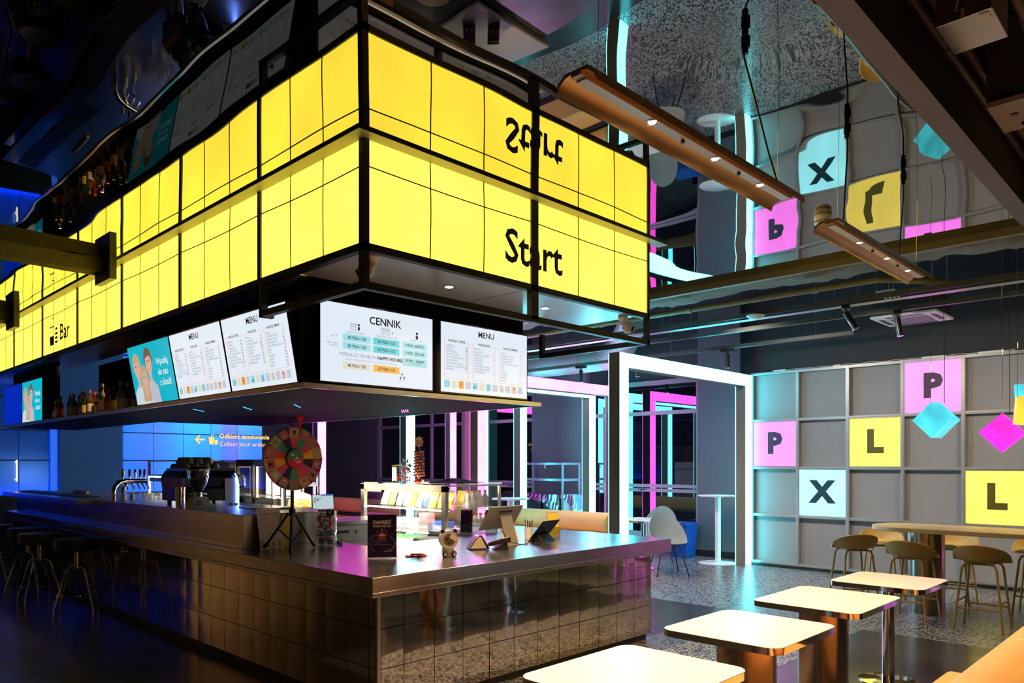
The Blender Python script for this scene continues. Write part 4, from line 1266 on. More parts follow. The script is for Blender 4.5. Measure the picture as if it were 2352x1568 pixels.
# ------------------------------------------------------------------ high table and its shell stools
t = thing('high_table', 'long oak high table with rounded end on a wide bronze column by the letter wall', 'table', (6.05, -1.40, 0))
pts = [(0.38, -2.4), (0.38, 0.15)] + [(0.38*math.cos(a), 0.15+0.38*math.sin(a)) for a in [PI*i/14 for i in range(1, 14)]] + [(-0.38, 0.15), (-0.38, -2.4)]
b = B().prism(pts, (0, 0, 0.862), X, Y, (0, 0, 0.045))
b.out('tabletop', WOOD, t, ang=0.5, bevel=0.004)
B().cyl((0, 0, 0), (0, 0, 0.861), 0.175, n=40).out('column', mat('bronze_steel', (0.45, 0.32, 0.24), 0.22, 1.0, 0.05, 4), t)
def bar_stool(loc, rz, lab):
    t = thing('bar_stool', lab, 'stool', loc, rz, 'mustard shell stools round the high table')
    zs = 0.64
    b = B()
    n = 28
    rings = []
    for k in range(7):
        f = k/6
        ring = []
        for i in range(n):
            a = 2*PI*i/n
            back = max(0.0, math.sin(a-PI))**0.55 if math.sin(a-PI) > 0 else 0.0      # back of the shell towards -y
            r = 0.13+0.09*f**0.7
            z = zs+0.155*back*f**1.8+0.012*f
            ring.append(b.bm.verts.new((r*1.12*math.cos(a), r*math.sin(a)-0.01*f, z)))
        rings.append(ring)
    inner = []
    for k in range(6, -1, -1):
        f = k/6
        ring = []
        for i in range(n):
            a = 2*PI*i/n
            back = max(0.0, math.sin(a-PI))**0.55 if math.sin(a-PI) > 0 else 0.0
            r = 0.12+0.088*f**0.7
            z = zs+0.018+0.150*back*f**1.8+0.006*f
            ring.append(b.bm.verts.new((r*1.12*math.cos(a), r*math.sin(a)-0.01*f, z)))
        inner.append(ring)
    allr = rings+inner
    for A, C in zip(allr, allr[1:]):
        for i in range(n):
            b.face([A[i], A[(i+1) % n], C[(i+1) % n], C[i]])
    b.face(rings[0][::-1]); b.face(inner[-1])
    b.out('shell', MUSTARD, t, ang=1.2)
    B().lathe([(0, 0), (0.165, 0), (0.18, 0.012), (0.165, 0.03), (0, 0.036)], (0, 0.0, zs+0.019), 28, 0, 1.1, 1.0).out('cushion', MUSTARDC, t, ang=1.2)
    F = [(sx*0.20, sy*0.19) for sx, sy in ((-1, -1), (1, -1), (1, 1), (-1, 1))]
    for fx, fy in F:
        B().tube([(fx*0.45, fy*0.6, zs-0.012), (fx*0.62, fy*0.68, zs-0.02), (fx*0.72, fy*0.74, zs-0.06), (fx, fy, 0.0)], 0.0115, 10).out('leg', MUSTARD, t)
    g = lambda fx, fy, z: (fx*(0.72+0.28*(zs-0.06-z)/(zs-0.06)), fy*(0.74+0.26*(zs-0.06-z)/(zs-0.06)), z)
    for i, z in ((0, 0.21), (2, 0.21), (1, 0.27), (3, 0.27)):
        B().tube([g(*F[i], z), g(*F[(i+1) % 4], z)], 0.009, 8).out('footrest', MUSTARD, t)
    B().tube([(-0.09, -0.115, zs-0.012), (0.09, -0.115, zs-0.012), (0.09, 0.115, zs-0.012), (-0.09, 0.115, zs-0.012)], 0.0115, 8, closed=True).out('seat_frame', MUSTARD, t)
    return t
s0 = bar_stool((5.52, -2.03, 0), -PI/2, 'mustard shell stool on the near side of the high table, rightmost in the photo')
dup(s0, (5.50, -1.42, 0), -PI/2-0.08, 'mustard shell stool in front of the bronze column of the high table')
dup(s0, (5.86, -0.72, 0), -PI/2+0.75, 'mustard shell stool at the rounded end of the high table, turned sideways')
dup(s0, (6.55, -0.80, 0), PI/2+0.5, 'mustard shell stool beyond the rounded end, its yellow cushion showing')
dup(s0, (6.68, -1.50, 0), PI/2, 'mustard shell stool on the far side of the high table, behind the bronze column')
dup(s0, (6.60, -2.30, 0), PI/2, 'mustard shell stool on the far side of the high table, nearest the right edge')

# ------------------------------------------------------------------ round chrome bar stools at the left
def round_stool(loc, rz, lab):
    t = thing('round_stool', lab, 'stool', loc, rz, 'round padded stools along the bar')
    B().lathe([(0, 0.69), (0.20, 0.69), (0.213, 0.70), (0.213, 0.79), (0.20, 0.808), (0, 0.812)], n=36).out('seat', BLACKV, t)
    B().cyl((0, 0, 0.50), (0, 0, 0.69), 0.026, n=18).out('post', CHROME, t)
    for k in range(4):
        a = k*PI/2
        c_, s_ = math.cos(a), math.sin(a)
        B().tube([(0.01*c_, 0.01*s_, 0.515), (0.09*c_, 0.09*s_, 0.515), (0.115*c_, 0.115*s_, 0.495), (0.245*c_, 0.245*s_, 0.10), (0.245*c_, 0.245*s_, 0.0)], 0.0115, 10).out('leg', CHROME, t)
    B().tube([(0.19*math.cos(i*PI/16), 0.19*math.sin(i*PI/16), 0.235) for i in range(32)], 0.006, 6, closed=True).out('foot_ring', CHROME, t)
    return t
r0 = round_stool((-0.325, 4.78, 0), 0.35, 'black padded round stool with chrome legs, the nearest to the camera at the bar')
dup(r0, (-0.43, 5.72, 0), 0.75, 'black padded round stool with chrome legs, second from the camera at the bar')
dup(r0, (-0.345, 6.60, 0), 0.2, 'black padded round stool mostly hidden behind the second stool')
dup(r0, (-0.56, 7.35, 0), 0.5, 'black padded round stool with chrome legs cut by the left edge of the photo')

# ------------------------------------------------------------------ far seating by the windows
def cafe_chair(loc, rz, lab):
    t = thing('shell_chair', lab, 'chair', loc, rz, 'grey shell chairs by the windows')
    b = B()
    n = 30
    def ring(f, off):
        R = []
        for i in range(n):
            a = 2*PI*i/n
            s_ = -math.sin(a)
            back = max(0.0, (s_+0.45)/1.45)**1.2
            r = (0.14+0.13*f**0.6)-off
            z = 0.43+0.40*back*f**1.6+0.03*f+off*0.6
            R.append(b.bm.verts.new((r*math.cos(a), r*math.sin(a)*1.0-0.05*back*f, z)))
        return R
    rs = [ring(k/7, 0) for k in range(8)]+[ring(k/7, 0.016) for k in range(7, -1, -1)]
    for A, C in zip(rs, rs[1:]):
        for i in range(n):
            b.face([A[i], A[(i+1) % n], C[(i+1) % n], C[i]])
    b.face(rs[0][::-1]); b.face(rs[-1])
    b.out('shell', GREYCH, t, ang=1.2)
    for sx, sy in ((-1, -1), (1, -1), (1, 1), (-1, 1)):
        B().tube([(0.03*sx, 0.03*sy, 0.42), (0.11*sx, 0.11*sy, 0.425), (0.13*sx, 0.13*sy, 0.40), (0.23*sx, 0.23*sy, 0.0)], 0.009, 8).out('leg', BLACK, t)
    return t
c0 = cafe_chair((6.42, 2.02, 0), 2.45, 'grey shell chair on thin black legs right of the far square table')
dup(c0, (7.65, 2.95, 0), 2.0, 'grey shell chair behind the far square table, against the window')
t = thing('cafe_table', 'small square table on a chrome pole by the window beside the cyan portal', 'table', (6.75, 2.65, 0))
B().prism(rrect(-0.34, -0.34, 0.34, 0.34, 0.05, 5), (0, 0, 0.70), X, Y, (0, 0, 0.03)).out('table_edge', CHROME, t, ang=0.5)
B().prism(rrect(-0.338, -0.338, 0.338, 0.338, 0.048, 5), (0, 0, 0.7295), X, Y, (0, 0, 0.002)).out('tabletop', WHITEM, t, smooth=False)
B().cyl((0, 0, 0.01), (0, 0, 0.70), 0.042, n=20).out('pole', CHROME, t)
B().lathe([(0, 0), (0.2, 0), (0.2, 0.006), (0, 0.012)], n=30).out('base_plate', CHROME, t)
def poseur(loc, lab, r=0.31):
    t = thing('standing_table', lab, 'table', loc, 0, 'round standing tables')
    B().lathe([(0, 1.052), (r-0.01, 1.052), (r, 1.058), (r, 1.068), (r-0.006, 1.073), (0, 1.073)], n=44).out('tabletop', WHITE, t)
    B().cyl((0, 0, 0.012), (0, 0, 1.03), 0.044, n=24).out('pole', WHITE, t)
    B().cyl((0, 0, 1.03), (0, 0, 1.052), 0.05, 0.10, n=24).out('collar', WHITE, t)
    B().lathe([(0, 0), (0.30, 0), (0.30, 0.006), (0.05, 0.013), (0, 0.013)], n=44).out('base_plate', WHITE, t)
poseur((8.02, 2.12, 0), 'round white standing table in front of the slate pillar beside the cyan portal')
poseur((5.0, 3.75, 0), 'round pale standing table half hidden behind the display case', 0.27)

# long bench along the windows
t = thing('bench', 'long orange vinyl bench with a rolled back, behind the bar counter', 'bench', (6.1, 6.4, 0))
for y0, y1 in ((-3.62, -1.0), (-0.99, 1.4), (1.41, 3.7)):
    B().prism(rrect(-0.13, 0.55, 0.13, 0.85, 0.125, 8), (0, y0, 0), X, Z, (0, y1-y0, 0)).out('backrest', ORANGE, t, ang=0.9, bevel=0.015)
    B().box((-0.60, y0, 0.10), (-0.10, y1, 0.49)).out('seat', ORANGE, t, bevel=0.02)
B().box((-0.58, -3.6, 0), (0.12, 3.68, 0.10)).out('plinth', BLACK, t, smooth=False)
B().box((-0.10, -3.6, 0.10), (0.10, 3.68, 0.54)).out('back_panel', DARK, t, smooth=False)

# shelving rack and waste bins
t = thing('shelf_rack', 'open grey metal rack with two rails standing over the waste bins', 'rack', (7.9, 5.235, 0))
RK = mat('rack_paint', (0.30, 0.30, 0.36), 0.35, 0.4)
for x in (0, 0.5):
    for y in (0, 1.21):
        B().box((x-0.014, y-0.014, 0), (x+0.014, y+0.014, 1.585)).out('upright', RK, t, smooth=False)
for z in (1.545, 1.24, 0.12):
    B().box((-0.012, 0.0, z), (0.012, 1.21, z+0.04)).box((0.488, 0, z), (0.512, 1.21, z+0.04)).box((0, -0.012, z), (0.5, 0.012, z+0.04)).box((0, 1.198, z), (0.5, 1.222, z+0.04)).out('shelf_frame', RK, t, smooth=False)
B().tube([(-0.02, 0.40, 1.54), (-0.05, 0.40, 1.52), (-0.06, 0.38, 1.48)], 0.008, 8).out('hook', WHITE, t)
BAG = clear('clear_bin_bag', (0.55, 0.62, 0.85), alpha=0.30, rough=0.12)
def bin_(loc, w, d, h, lab, bm_, bag, cat='bin', skew=0):
    t = thing('waste_bin', lab, cat, loc, 0, 'waste bins under the rack')
    B().hexa([(-d*.46, -w*.46, 0), (d*.46, -w*.46, 0), (d*.46, w*.46, 0), (-d*.46, w*.46, 0), (-d/2, -w/2, h), (d/2, -w/2, h), (d/2, w/2, h), (-d/2, w/2, h)]).out('bin_body', bm_, t, smooth=False, bevel=0.01)
    rnd = random.Random(int(loc[1]*100))
    b = B()
    n = 56
    R = []
    for k in range(6):
        row = []
        for i in range(n):
            a = 2*PI*i/n
            q = max(abs(math.cos(a)), abs(math.sin(a)))
            e = 0.010+0.006*math.sin(i*1.7+k)+rnd.uniform(-0.004, 0.004)
            drop = (0.20+0.10*math.sin(a*1.5+skew))*k/5
            row.append(b.bm.verts.new((math.cos(a)/q*(d/2+e*(0.3+k/6)), math.sin(a)/q*(w/2+e*(0.3+k/6)), h+0.012-drop+rnd.uniform(-0.004, 0.004))))
        R.append(row)
    for A, C in zip(R, R[1:]):
        for i in range(n):
            b.face([A[i], A[(i+1) % n], C[(i+1) % n], C[i]])
    b.out('bin_bag', bag, t, ang=1.5)
BLKBAG = mat('black_bin_bag', (0.01, 0.01, 0.012), 0.22, bump=0.02, bscale=18)
bin_((8.15, 5.19, 0), 0.30, 0.34, 0.98, 'white waste bin with a clear liner at the right end of the rack', WHITE, BAG, skew=1)
bin_((8.15, 5.60, 0), 0.40, 0.34, 0.97, 'dark waste bin with a clear liner, right of the middle under the rack', DARK, BAG, skew=2.4)
bin_((8.15, 6.05, 0), 0.40, 0.34, 0.97, 'dark waste bin with a clear liner, left of the middle under the rack', DARK, BAG, skew=0.3)
bin_((8.10, 6.75, 0), 0.42, 0.34, 0.96, 'dark waste bin with a black liner left of the rack', DARK, BLKBAG, skew=4)
t = thing('waste_bin', 'blue plastic bin against the slate pillar behind the grey chair', 'bin', (8.35, 2.95, 0))
B().hexa([(-.14, -.15, 0), (.14, -.15, 0), (.14, .15, 0), (-.14, .15, 0), (-.17, -.18, 0.52), (.17, -.18, 0.52), (.17, .18, 0.52), (-.17, .18, 0.52)]).out('bin_body', mat('blue_plastic', (0.01, 0.10, 0.45), 0.4), t, smooth=False, bevel=0.01)
B().box((-0.18, -0.19, 0.52), (0.18, 0.19, 0.58)).out('bin_lid', mat('blue_plastic', (0.01, 0.10, 0.45), 0.4), t, smooth=False, bevel=0.01)

# ------------------------------------------------------------------ prize wheel on a tripod
WR = 0.25
t = thing('prize_wheel', 'colourful prize wheel on a black tripod standing on the bar counter', 'prize wheel', (0.30, 1.53, CT1))
wc = Vector((0, 0, 1.615-CT1))
wp = thing('wheel', None, None, wc)
PINK_, TEAL_, NAVY_, YELW_, MAG_ = mat('wheel_pink', L(225, 70, 100), 0.5), mat('wheel_teal', L(50, 150, 125), 0.5), mat('wheel_navy', L(30, 25, 85), 0.5), mat('wheel_yellow', L(248, 190, 25), 0.5), mat('wheel_magenta', L(205, 70, 130), 0.5)
order = [PINK_, TEAL_, MAG_, YELW_, NAVY_, MAG_, PINK_, TEAL_, NAVY_, MAG_, YELW_, PINK_, TEAL_, NAVY_]
B().cyl((0, 0.0, 0), (0, 0.014, 0), WR, n=64).out('wheel_board', WHITE, wp, ang=0.6)
NS = 14
for k in range(NS):
    a0, a1 = PI/2-2*PI*(k-0.5)/NS, PI/2-2*PI*(k+0.5)/NS
    pts = [(0, 0)]+[(WR*0.995*math.cos(a0+(a1-a0)*i/6), WR*0.995*math.sin(a0+(a1-a0)*i/6)) for i in range(7)]
    sg = B().prism(pts, (0, -0.0012, 0), X, Z, (0, 0.0011, 0)).out('wheel_segment', order[k], wp, smooth=False)
    am = (a0+a1)/2
    c_, s_ = math.cos(am), math.sin(am)
    u = Vector((c_, 0, s_)); v = Vector((-s_, 0, c_))
    q = u*WR*0.80
    b = B()
    b.prism([(-0.033, -0.036), (0.036, -0.038), (0.036, 0.038), (-0.033, 0.036)], q+Vector((0, -0.0022, 0)), u, v, (0, 0.0009, 0))
    b.out('prize_card', mat('card_%d' % (k % 3), [(0.42, 0.40, 0.30), (0.45, 0.12, 0.16), (0.40, 0.20, 0.22)][k % 3], 0.5), sg, smooth=False)
    b = B()
    m = [INK, mat('fries_gold', (0.8, 0.45, 0.1), 0.5), mat('gift_green', (0.1, 0.4, 0.22), 0.5), mat('cup_white', (0.75, 0.7, 0.65), 0.5), mat('gift_red', (0.6, 0.05, 0.04), 0.5)]
    kk = k % 5
    o_ = q+Vector((0, -0.0030, 0))
    if kk == 0:
        b.disc(0.006, 0, 0.014, 0.012, o_, u, v, 0, 12)
        for e in (-1, 1):
            b.disc(-0.012, e*0.012, 0.006, 0.006, o_, u, v, 0, 10)
            b.disc(0.018, e*0.012, 0.007, 0.005, o_, u, v, 0, 10)
    elif kk == 1:
        b.poly([(-0.018, -0.012), (0.004, -0.016), (0.004, 0.016), (-0.018, 0.012)], o_, u, v, 4)
        for e in range(4):
            b.poly([(0.004, -0.014+0.008*e), (0.022, -0.016+0.009*e), (0.022, -0.012+0.009*e), (0.004, -0.009+0.008*e)], o_, u, v, 1)
    elif kk == 2:
        b.poly([(-0.016, -0.014), (0.016, -0.014), (0.016, 0.014), (-0.016, 0.014)], o_, u, v, 2)
        b.poly([(-0.016, -0.003), (0.016, -0.003), (0.016, 0.003), (-0.016, 0.003)], o_+Vector((0, -0.0004, 0)), u, v, 4)
    elif kk == 3:
        b.disc(0, 0, 0.016, 0.011, o_, u, v, 3, 16)
        b.disc(0.004, 0, 0.006, 0.008, o_+Vector((0, -0.0004, 0)), u, v, 0, 12)
    else:
        for e in range(3):
            b.poly([(-0.016, -0.010+0.008*e), (0.018, -0.012+0.010*e), (0.018, -0.007+0.010*e), (-0.016, -0.005+0.008*e)], o_, u, v, 3)
    b.out('prize_picture', m, sg, smooth=False)
    e = Vector((math.cos(a0), 0, math.sin(a0)))
    B().cyl(e*(WR-0.028)+Vector((0, -0.012, 0)), e*(WR-0.004)+Vector((0, -0.012, 0)), 0.0035, n=8).cyl(e*(WR-0.016)+Vector((0, -0.012, 0)), e*(WR-0.016), 0.003, n=6).out('peg', BLACK, wp)
b = B().prism([(0.072*math.cos(a), 0.072*math.sin(a)) for a in [0.2+PI*i/20 for i in range(21)]], (0, -0.022, 0), X, Z, (0, 0.010, 0))
b.out('hub_cap', mat('hub_green', L(60, 135, 105), 0.45), wp, smooth=False)
b = B().prism([(0.072*math.cos(a), 0.072*math.sin(a)) for a in [PI+0.2+PI*i/20 for i in range(21)]], (0, -0.022, 0), X, Z, (0, 0.010, 0))
b.out('hub_cap', mat('hub_red', L(215, 20, 75), 0.45), wp, smooth=False)
B().cyl((0, -0.012, 0), (0, 0, 0), 0.076, n=36).out('hub_rim', BLACK, wp)
ur = Vector((math.cos(-0.85), 0, math.sin(-0.85)))
vr = Vector((-math.sin(-0.85), 0, math.cos(-0.85)))
B().text('>', 0.05, -0.052, 0.0, (0, -0.0226, 0), ur, vr, 0.002).text('Y.', 0.05, -0.012, 0.0, (0, -0.0226, 0), ur, vr, 0.002).text('P', 0.05, 0.026, 0.0, (0, -0.0226, 0), ur, vr, 0.002).out('hub_mark', PAPER, wp, smooth=False)
for ch in list(wp.children):
    ch.parent = t
    ch.location = wc
bpy.data.objects.remove(wp)
tz = wc.z
B().cyl((0, 0.03, 0.27), (0, 0.03, tz+0.02), 0.014, n=16).cyl((0, 0.014, tz), (0, 0.03, tz), 0.02, n=14).out('pole', BLACK, t)
B().tube([(0.0, 0.03, tz+0.0), (0.0, 0.035, tz+0.25), (-0.01, 0.035, tz+0.31), (0.03, 0.03, tz+0.325), (0.05, 0.01, tz+0.315)], 0.007, 8).out('pointer_arm', BLACK, t)
B().prism([(-0.035, 0.335), (0.035, 0.335), (0.0, 0.24)], (0.05, -0.006, tz), X, Z, (0, 0.005, 0)).out('pointer', mat('red_pointer', (0.7, 0.01, 0.03), 0.4), t, smooth=False)
B().cyl((0, 0.03, 0.27), (0, 0.03, 0.32), 0.026, n=16).out('tripod_hub', BLACK, t)
B().cyl((0, 0.03, 0.05), (0, 0.03, 0.27), 0.011, n=12).out('centre_column', BLACK, t)
for fx, fy in ((-0.155, 0.20), (-0.185, -0.27), (0.20, 0.03)):
    B().cyl((fx*0.12, 0.03+fy*0.12, 0.29), (fx*0.9, 0.03+(fy-0.03)*0.9+0.0, 0.035), 0.010, n=10).out('leg', BLACK, t)
    B().cyl((fx*0.86, 0.03+(fy-0.03)*0.86, 0.050), (fx, fy, 0.014), 0.014, 0.011, n=10).out('leg_foot', BLACKG, t)
    B().cyl((0, 0.03, 0.065), (fx*0.5, 0.03+(fy-0.03)*0.5, 0.165), 0.006, n=8).out('brace', BLACK, t)

# ------------------------------------------------------------------ things on the counter
t = thing('thank_you_poster', 'white Christmas sheet headed PODZIĘKOWANIE leaning against the end of the raised bar', 'poster', (0.245, 1.772, CT1), 0.06, rx=-0.20)
B().box((-0.105, 0, 0), (0.105, 0.004, 0.325)).out('sheet', mat('pinkish_paper', (0.75, 0.66, 0.64), 0.5), t, smooth=False)
b = B().text('PODZIĘKOWANIE', 0.022, 0, 0.278, (0, -0.0006, 0), X, Z, 0.0003, 'CENTER', 0)
b.out('heading', mat('dark_red_ink', (0.25, 0.03, 0.04), 0.5), t, smooth=False)
b = B()
rnd = random.Random(2)
for i in range(9):
    w_ = rnd.uniform(0.05, 0.075)
    for k in range(9):
        x = -w_+2*w_*k/9
        b.box((x, -0.0008, 0.255-0.013*i), (x+2*w_/9*0.75, -0.0002, 0.2585-0.013*i))
b.out('small_print', mat('pale_red_ink', (0.40, 0.22, 0.22), 0.5), t, smooth=False)
B().text('PIXEL', 0.017, 0, 0.115, (0, -0.0006, 0), X, Z, 0.0004, 'CENTER').out('signature', INK, t, smooth=False)
TG, TR_ = mat('tree_green', (0.12, 0.32, 0.24), 0.5), mat('tree_red', (0.6, 0.2, 0.16), 0.5)
for x, m in ((-0.08, TR_), (-0.035, TG), (0.015, TR_), (0.07, TG)):
    B().poly([(x-0.02, 0.012), (x+0.02, 0.012), (x+0.010, 0.035), (x+0.014, 0.035), (x, 0.075), (x-0.014, 0.035), (x-0.010, 0.035)], (0, -0.0006, 0), X, Z).out('tree_picture', m, t, smooth=False)
b = B()
for x, z in ((-0.08, 0.305), (0.08, 0.31), (-0.03, 0.302), (0.03, 0.304), (0.0, 0.315), (-0.085, 0.23), (0.088, 0.20)):
    b.disc(x, z, 0.004, 0.004, (0, -0.0006, 0), X, Z, 0, 6)
b.out('star_pictures', mat('dark_red_ink', (0.25, 0.03, 0.04), 0.5), t, smooth=False)
o = B().box((0.345, 1.80, CT1+0.001), (0.43, 1.845, CT1+0.262)).out('yellow_leaflets', mat('yellow_paper', (0.75, 0.58, 0.08), 0.55), smooth=False)
tag(o, 'block of yellow leaflets standing behind the tripod legs against the raised bar', 'leaflets')

# jar of gummies
t = thing('candy_jar', 'tall clear container filled with pink and green gummy worms beside the tripod', 'candy jar', (0.66, 1.655, CT1), -0.75)
b = B().prism(rrect(-0.085, -0.075, 0.085, 0.075, 0.03, 5), (0, 0, 0.002), X, Y, (0, 0, 0.285))
b.out('container', CLEARP, t, ang=0.6)
B().prism(rrect(-0.06, -0.05, 0.06, 0.05, 0.025, 5), (0, 0, 0.287), X, Y, (0, 0, 0.012)).out('lid', WHITE, t, ang=0.6)
rnd = random.Random(4)
GP, GG = mat('pink_gummy', (0.75, 0.04, 0.20), 0.4), mat('green_gummy', (0.25, 0.55, 0.36), 0.4)
for k in range(96):
    c = Vector((rnd.uniform(-0.058, 0.058), rnd.uniform(-0.05, 0.05), rnd.uniform(0.018, 0.265)))
    d = Vector((rnd.uniform(-1, 1), rnd.uniform(-1, 1), rnd.uniform(-0.5, 0.5))).normalized()
    e = Vector((rnd.uniform(-1, 1), rnd.uniform(-1, 1), rnd.uniform(-1, 1))).normalized()
    P = [c+d*(s*0.022)+e*(0.010*math.sin(s*2.2)) for s in (-1, -0.5, 0, 0.5, 1)]
    P = [Vector((max(-0.075, min(0.075, p.x)), max(-0.066, min(0.066, p.y)), max(0.012, min(0.278, p.z)))) for p in P]
    B().tube(P, 0.0068, 6).out('gummy_worm', GP if k % 2 else GG, t)
B().box((0.02, -0.081, 0.255), (0.085, -0.0775, 0.30)).out('price_tag', BLACK, t, smooth=False)
B().text('SZ', 0.026, 0.052, 0.278, (0, -0.0816, 0), X, Z, 0.0006, 'CENTER').out('tag_text', PAPER, t, smooth=False)
t = thing('padlock', 'small padlock with a curled paper receipt lying beside the candy container', 'padlock', (0.775, 1.615, CT1))
B().prism(rrect(-0.022, 0, 0.022, 0.035, 0.006, 3), (0, 0, 0), X, Z, (0, 0.016, 0)).out('lock_body', CHROME, t, ang=0.5)
B().tube([(-0.014, 0.008, 0.034), (-0.014, 0.008, 0.05), (0, 0.008, 0.062), (0.014, 0.008, 0.05), (0.014, 0.008, 0.034)], 0.0035, 8).out('shackle', CHROME, t)

# ZAKREC sign
sx_, sy_ = Vector((0.147, -0.15, 0)).normalized(), None
t = thing('acrylic_sign', 'dark purple upright sign reading ZAKRĘĆ KOŁEM FORTUNY at the counter corner', 'sign', (0.497, 0.643, CT1), math.atan2(-0.15, 0.147))
B().box((-0.107, 0.004, 0.0), (0.107, 0.007, 0.315)).box((-0.107, 0.004, 0), (0.107, 0.06, 0.003)).out('acrylic_holder', CLEARP, t, smooth=False)
PUR = mat('deep_purple_print', (0.022, 0.010, 0.05), 0.3)
B().box((-0.104, 0, 0.006), (0.104, 0.0038, 0.312)).out('print', PUR, t, smooth=False)
F0 = (0, -0.0006, 0)
CRM = mat('cream_ink', (0.85, 0.72, 0.60), 0.5)
B().text('ZAKRĘĆ', 0.034, 0, 0.255, F0, X, Z, 0.0018, 'CENTER').text('KOŁEM FORTUNY', 0.0165, 0, 0.228, F0, X, Z, 0.0008, 'CENTER').out('title', CRM, t, smooth=False)
b = B()
for i, s in enumerate(('1. OKAŻ SWÓJ EKRAN LUB BON', '2. KUP BILET LUB PAKIET', '3. ZAKRĘĆ KOŁEM I ODBIERZ NAGRODĘ')):
    b.text(s, 0.0075, -0.075, 0.122-0.013*i, F0, X, Z)
b.text('Google Play', 0.008, 0.045, 0.062, F0, X, Z, 0, 'CENTER')
b.out('instructions', mat('pink_ink', (0.8, 0.4, 0.5), 0.5), t, smooth=False)
b = B()
b.tube([(-0.06, -0.0012, 0.16), (-0.096, -0.0012, 0.105), (-0.06, -0.0012, 0.05), (-0.05, -0.0012, 0.05)], 0.0013, 4)
b.tube([(-0.03, -0.0012, 0.16), (-0.06, -0.0012, 0.16)], 0.0013, 4)
b.tube([(0.04, -0.0012, 0.16), (0.06, -0.0012, 0.16), (0.096, -0.0012, 0.105), (0.06, -0.0012, 0.05), (0.01, -0.0012, 0.05)], 0.0013, 4)
b.out('hexagon_border', mat('ice_ink', (0.35, 0.6, 0.8), 0.5), t, smooth=False)
b = B()
b.tube([(-0.065, -0.0012, 0.166), (-0.1, -0.0012, 0.128)], 0.001, 4).tube([(-0.065, -0.0012, 0.166), (-0.04, -0.0012, 0.166)], 0.001, 4).tube([(0.09, -0.0012, 0.085), (0.065, -0.0012, 0.045), (0.02, -0.0012, 0.045)], 0.001, 4)
b.out('border_accent', mat('neon_pink_ink', (0.8, 0.15, 0.3), 0.5), t, smooth=False)
b = B()
b.poly([(-0.03, 0.132), (0.03, 0.132), (0.026, 0.165), (-0.026, 0.165)], F0, X, Z, 0)
b.poly([(-0.035, 0.165), (0.0, 0.155), (0.035, 0.165), (0.0, 0.178)], (0, -0.001, 0), X, Z, 1)
for i in range(5):
    a = 0.4+0.6*i
    b.poly([(0.02*math.cos(a), 0.17+0.02*math.sin(a)), (0.045*math.cos(a+0.15), 0.17+0.045*math.sin(a+0.15)), (0.045*math.cos(a-0.1), 0.17+0.045*math.sin(a-0.1))], (0, -0.0008, 0), X, Z, 0)
b.text('?', 0.042, 0, 0.192, (0, -0.0014, 0), X, Z, 0.001, 'CENTER', 2)
b.out('gift_picture', [mat('gift_crimson', (0.45, 0.03, 0.07), 0.5), mat('gift_cream', (0.8, 0.5, 0.2), 0.5), mat('gift_orange', (0.9, 0.3, 0.03), 0.5)], t, smooth=False, fixn=False)
# candy bars
CBR = mat('red_wrapper', (0.55, 0.04, 0.03), 0.3)
for i, (x, y, z, a, m) in enumerate(((0.69, 0.545, 0, 0.1, CBR), (0.745, 0.50, 0, 0.9, CBR), (0.70, 0.495, 0.0145, -0.3, mat('brown_wrapper', (0.08, 0.03, 0.02), 0.3)), (0.755, 0.56, 0.0, -0.5, CBR))):
    t = thing('candy_bar', ('red wrapped candy bar in the small pile left of the panda fan', 'dark brown wrapped candy bar on top of the small pile left of the panda fan')[i == 2], 'candy bar', (x, y, CT1+z), a-0.7, 'candy bars in the small pile')
    b = B()
    R = []
    for k in range(9):
        f = -1+k/4
        h = 0.002 if abs(f) > 0.8 else 0.0065
        w_ = 0.014 if abs(f) < 0.8 else 0.016
        R.append([b.bm.verts.new((f*0.052, yy, zz+0.007)) for yy, zz in ((-w_, 0), (-w_*0.5, h), (w_*0.5, h), (w_, 0), (w_*0.5, -h), (-w_*0.5, -h))])
    for A, C in zip(R, R[1:]):
        for k in range(6):
            b.face([A[k], A[(k+1) % 6], C[(k+1) % 6], C[k]])
    b.face(R[0][::-1]); b.face(R[-1])
    b.out('wrapper', m, t, ang=0.9)
# panda fan
t = thing('panda_fan', 'small cream panda-shaped desk fan with ears and black feet on the counter', 'desk fan', (0.90, 0.385, CT1), math.radians(-30))
CREAM = mat('cream_plastic', (0.75, 0.62, 0.42), 0.4)
B().cyl((0, -0.045, 0.125), (0, 0.045, 0.125), 0.066, n=40).out('housing', CREAM, t, bevel=0.008)
b = B().lathe([(0.066, 0), (0.066, 0.008), (0.044, 0.010), (0.044, 0)], n=40)
bmesh.ops.rotate(b.bm, verts=b.bm.verts[:], cent=(0, 0, 0), matrix=Matrix.Rotation(PI/2, 3, 'X'))
bmesh.ops.translate(b.bm, verts=b.bm.verts[:], vec=(0, -0.045, 0.125))
b.out('front_ring', WHITE, t)
for sx in (-1, 1):
    B().sph((sx*0.045, -0.035, 0.185), 0.017, 14, 0, 1, 0.6, 1.1).out('ear', BLACK, t)
    f = B().sph((sx*0.034, -0.055, 0.022), 0.024, 16, 0, 0.8, 0.7, 1.05).out('foot', BLACK, t)
    k = B().disc(sx*0.034, 0.018, 0.009, 0.010, (0, -0.0725, 0), X, Z, 0, 12)
    for a in (-1, 0, 1):
        k.disc(sx*0.034+a*0.009, 0.034-abs(a)*0.004, 0.0035, 0.0035, (0, -0.0715, 0), X, Z, 0, 8)
    k.out('paw_pads', WHITE, f, smooth=False, fixn=False)
B().sph((0, -0.005, 0.045), 0.045, 22, 0, 1.0, 1.0, 0.95).out('body', CREAM, t)
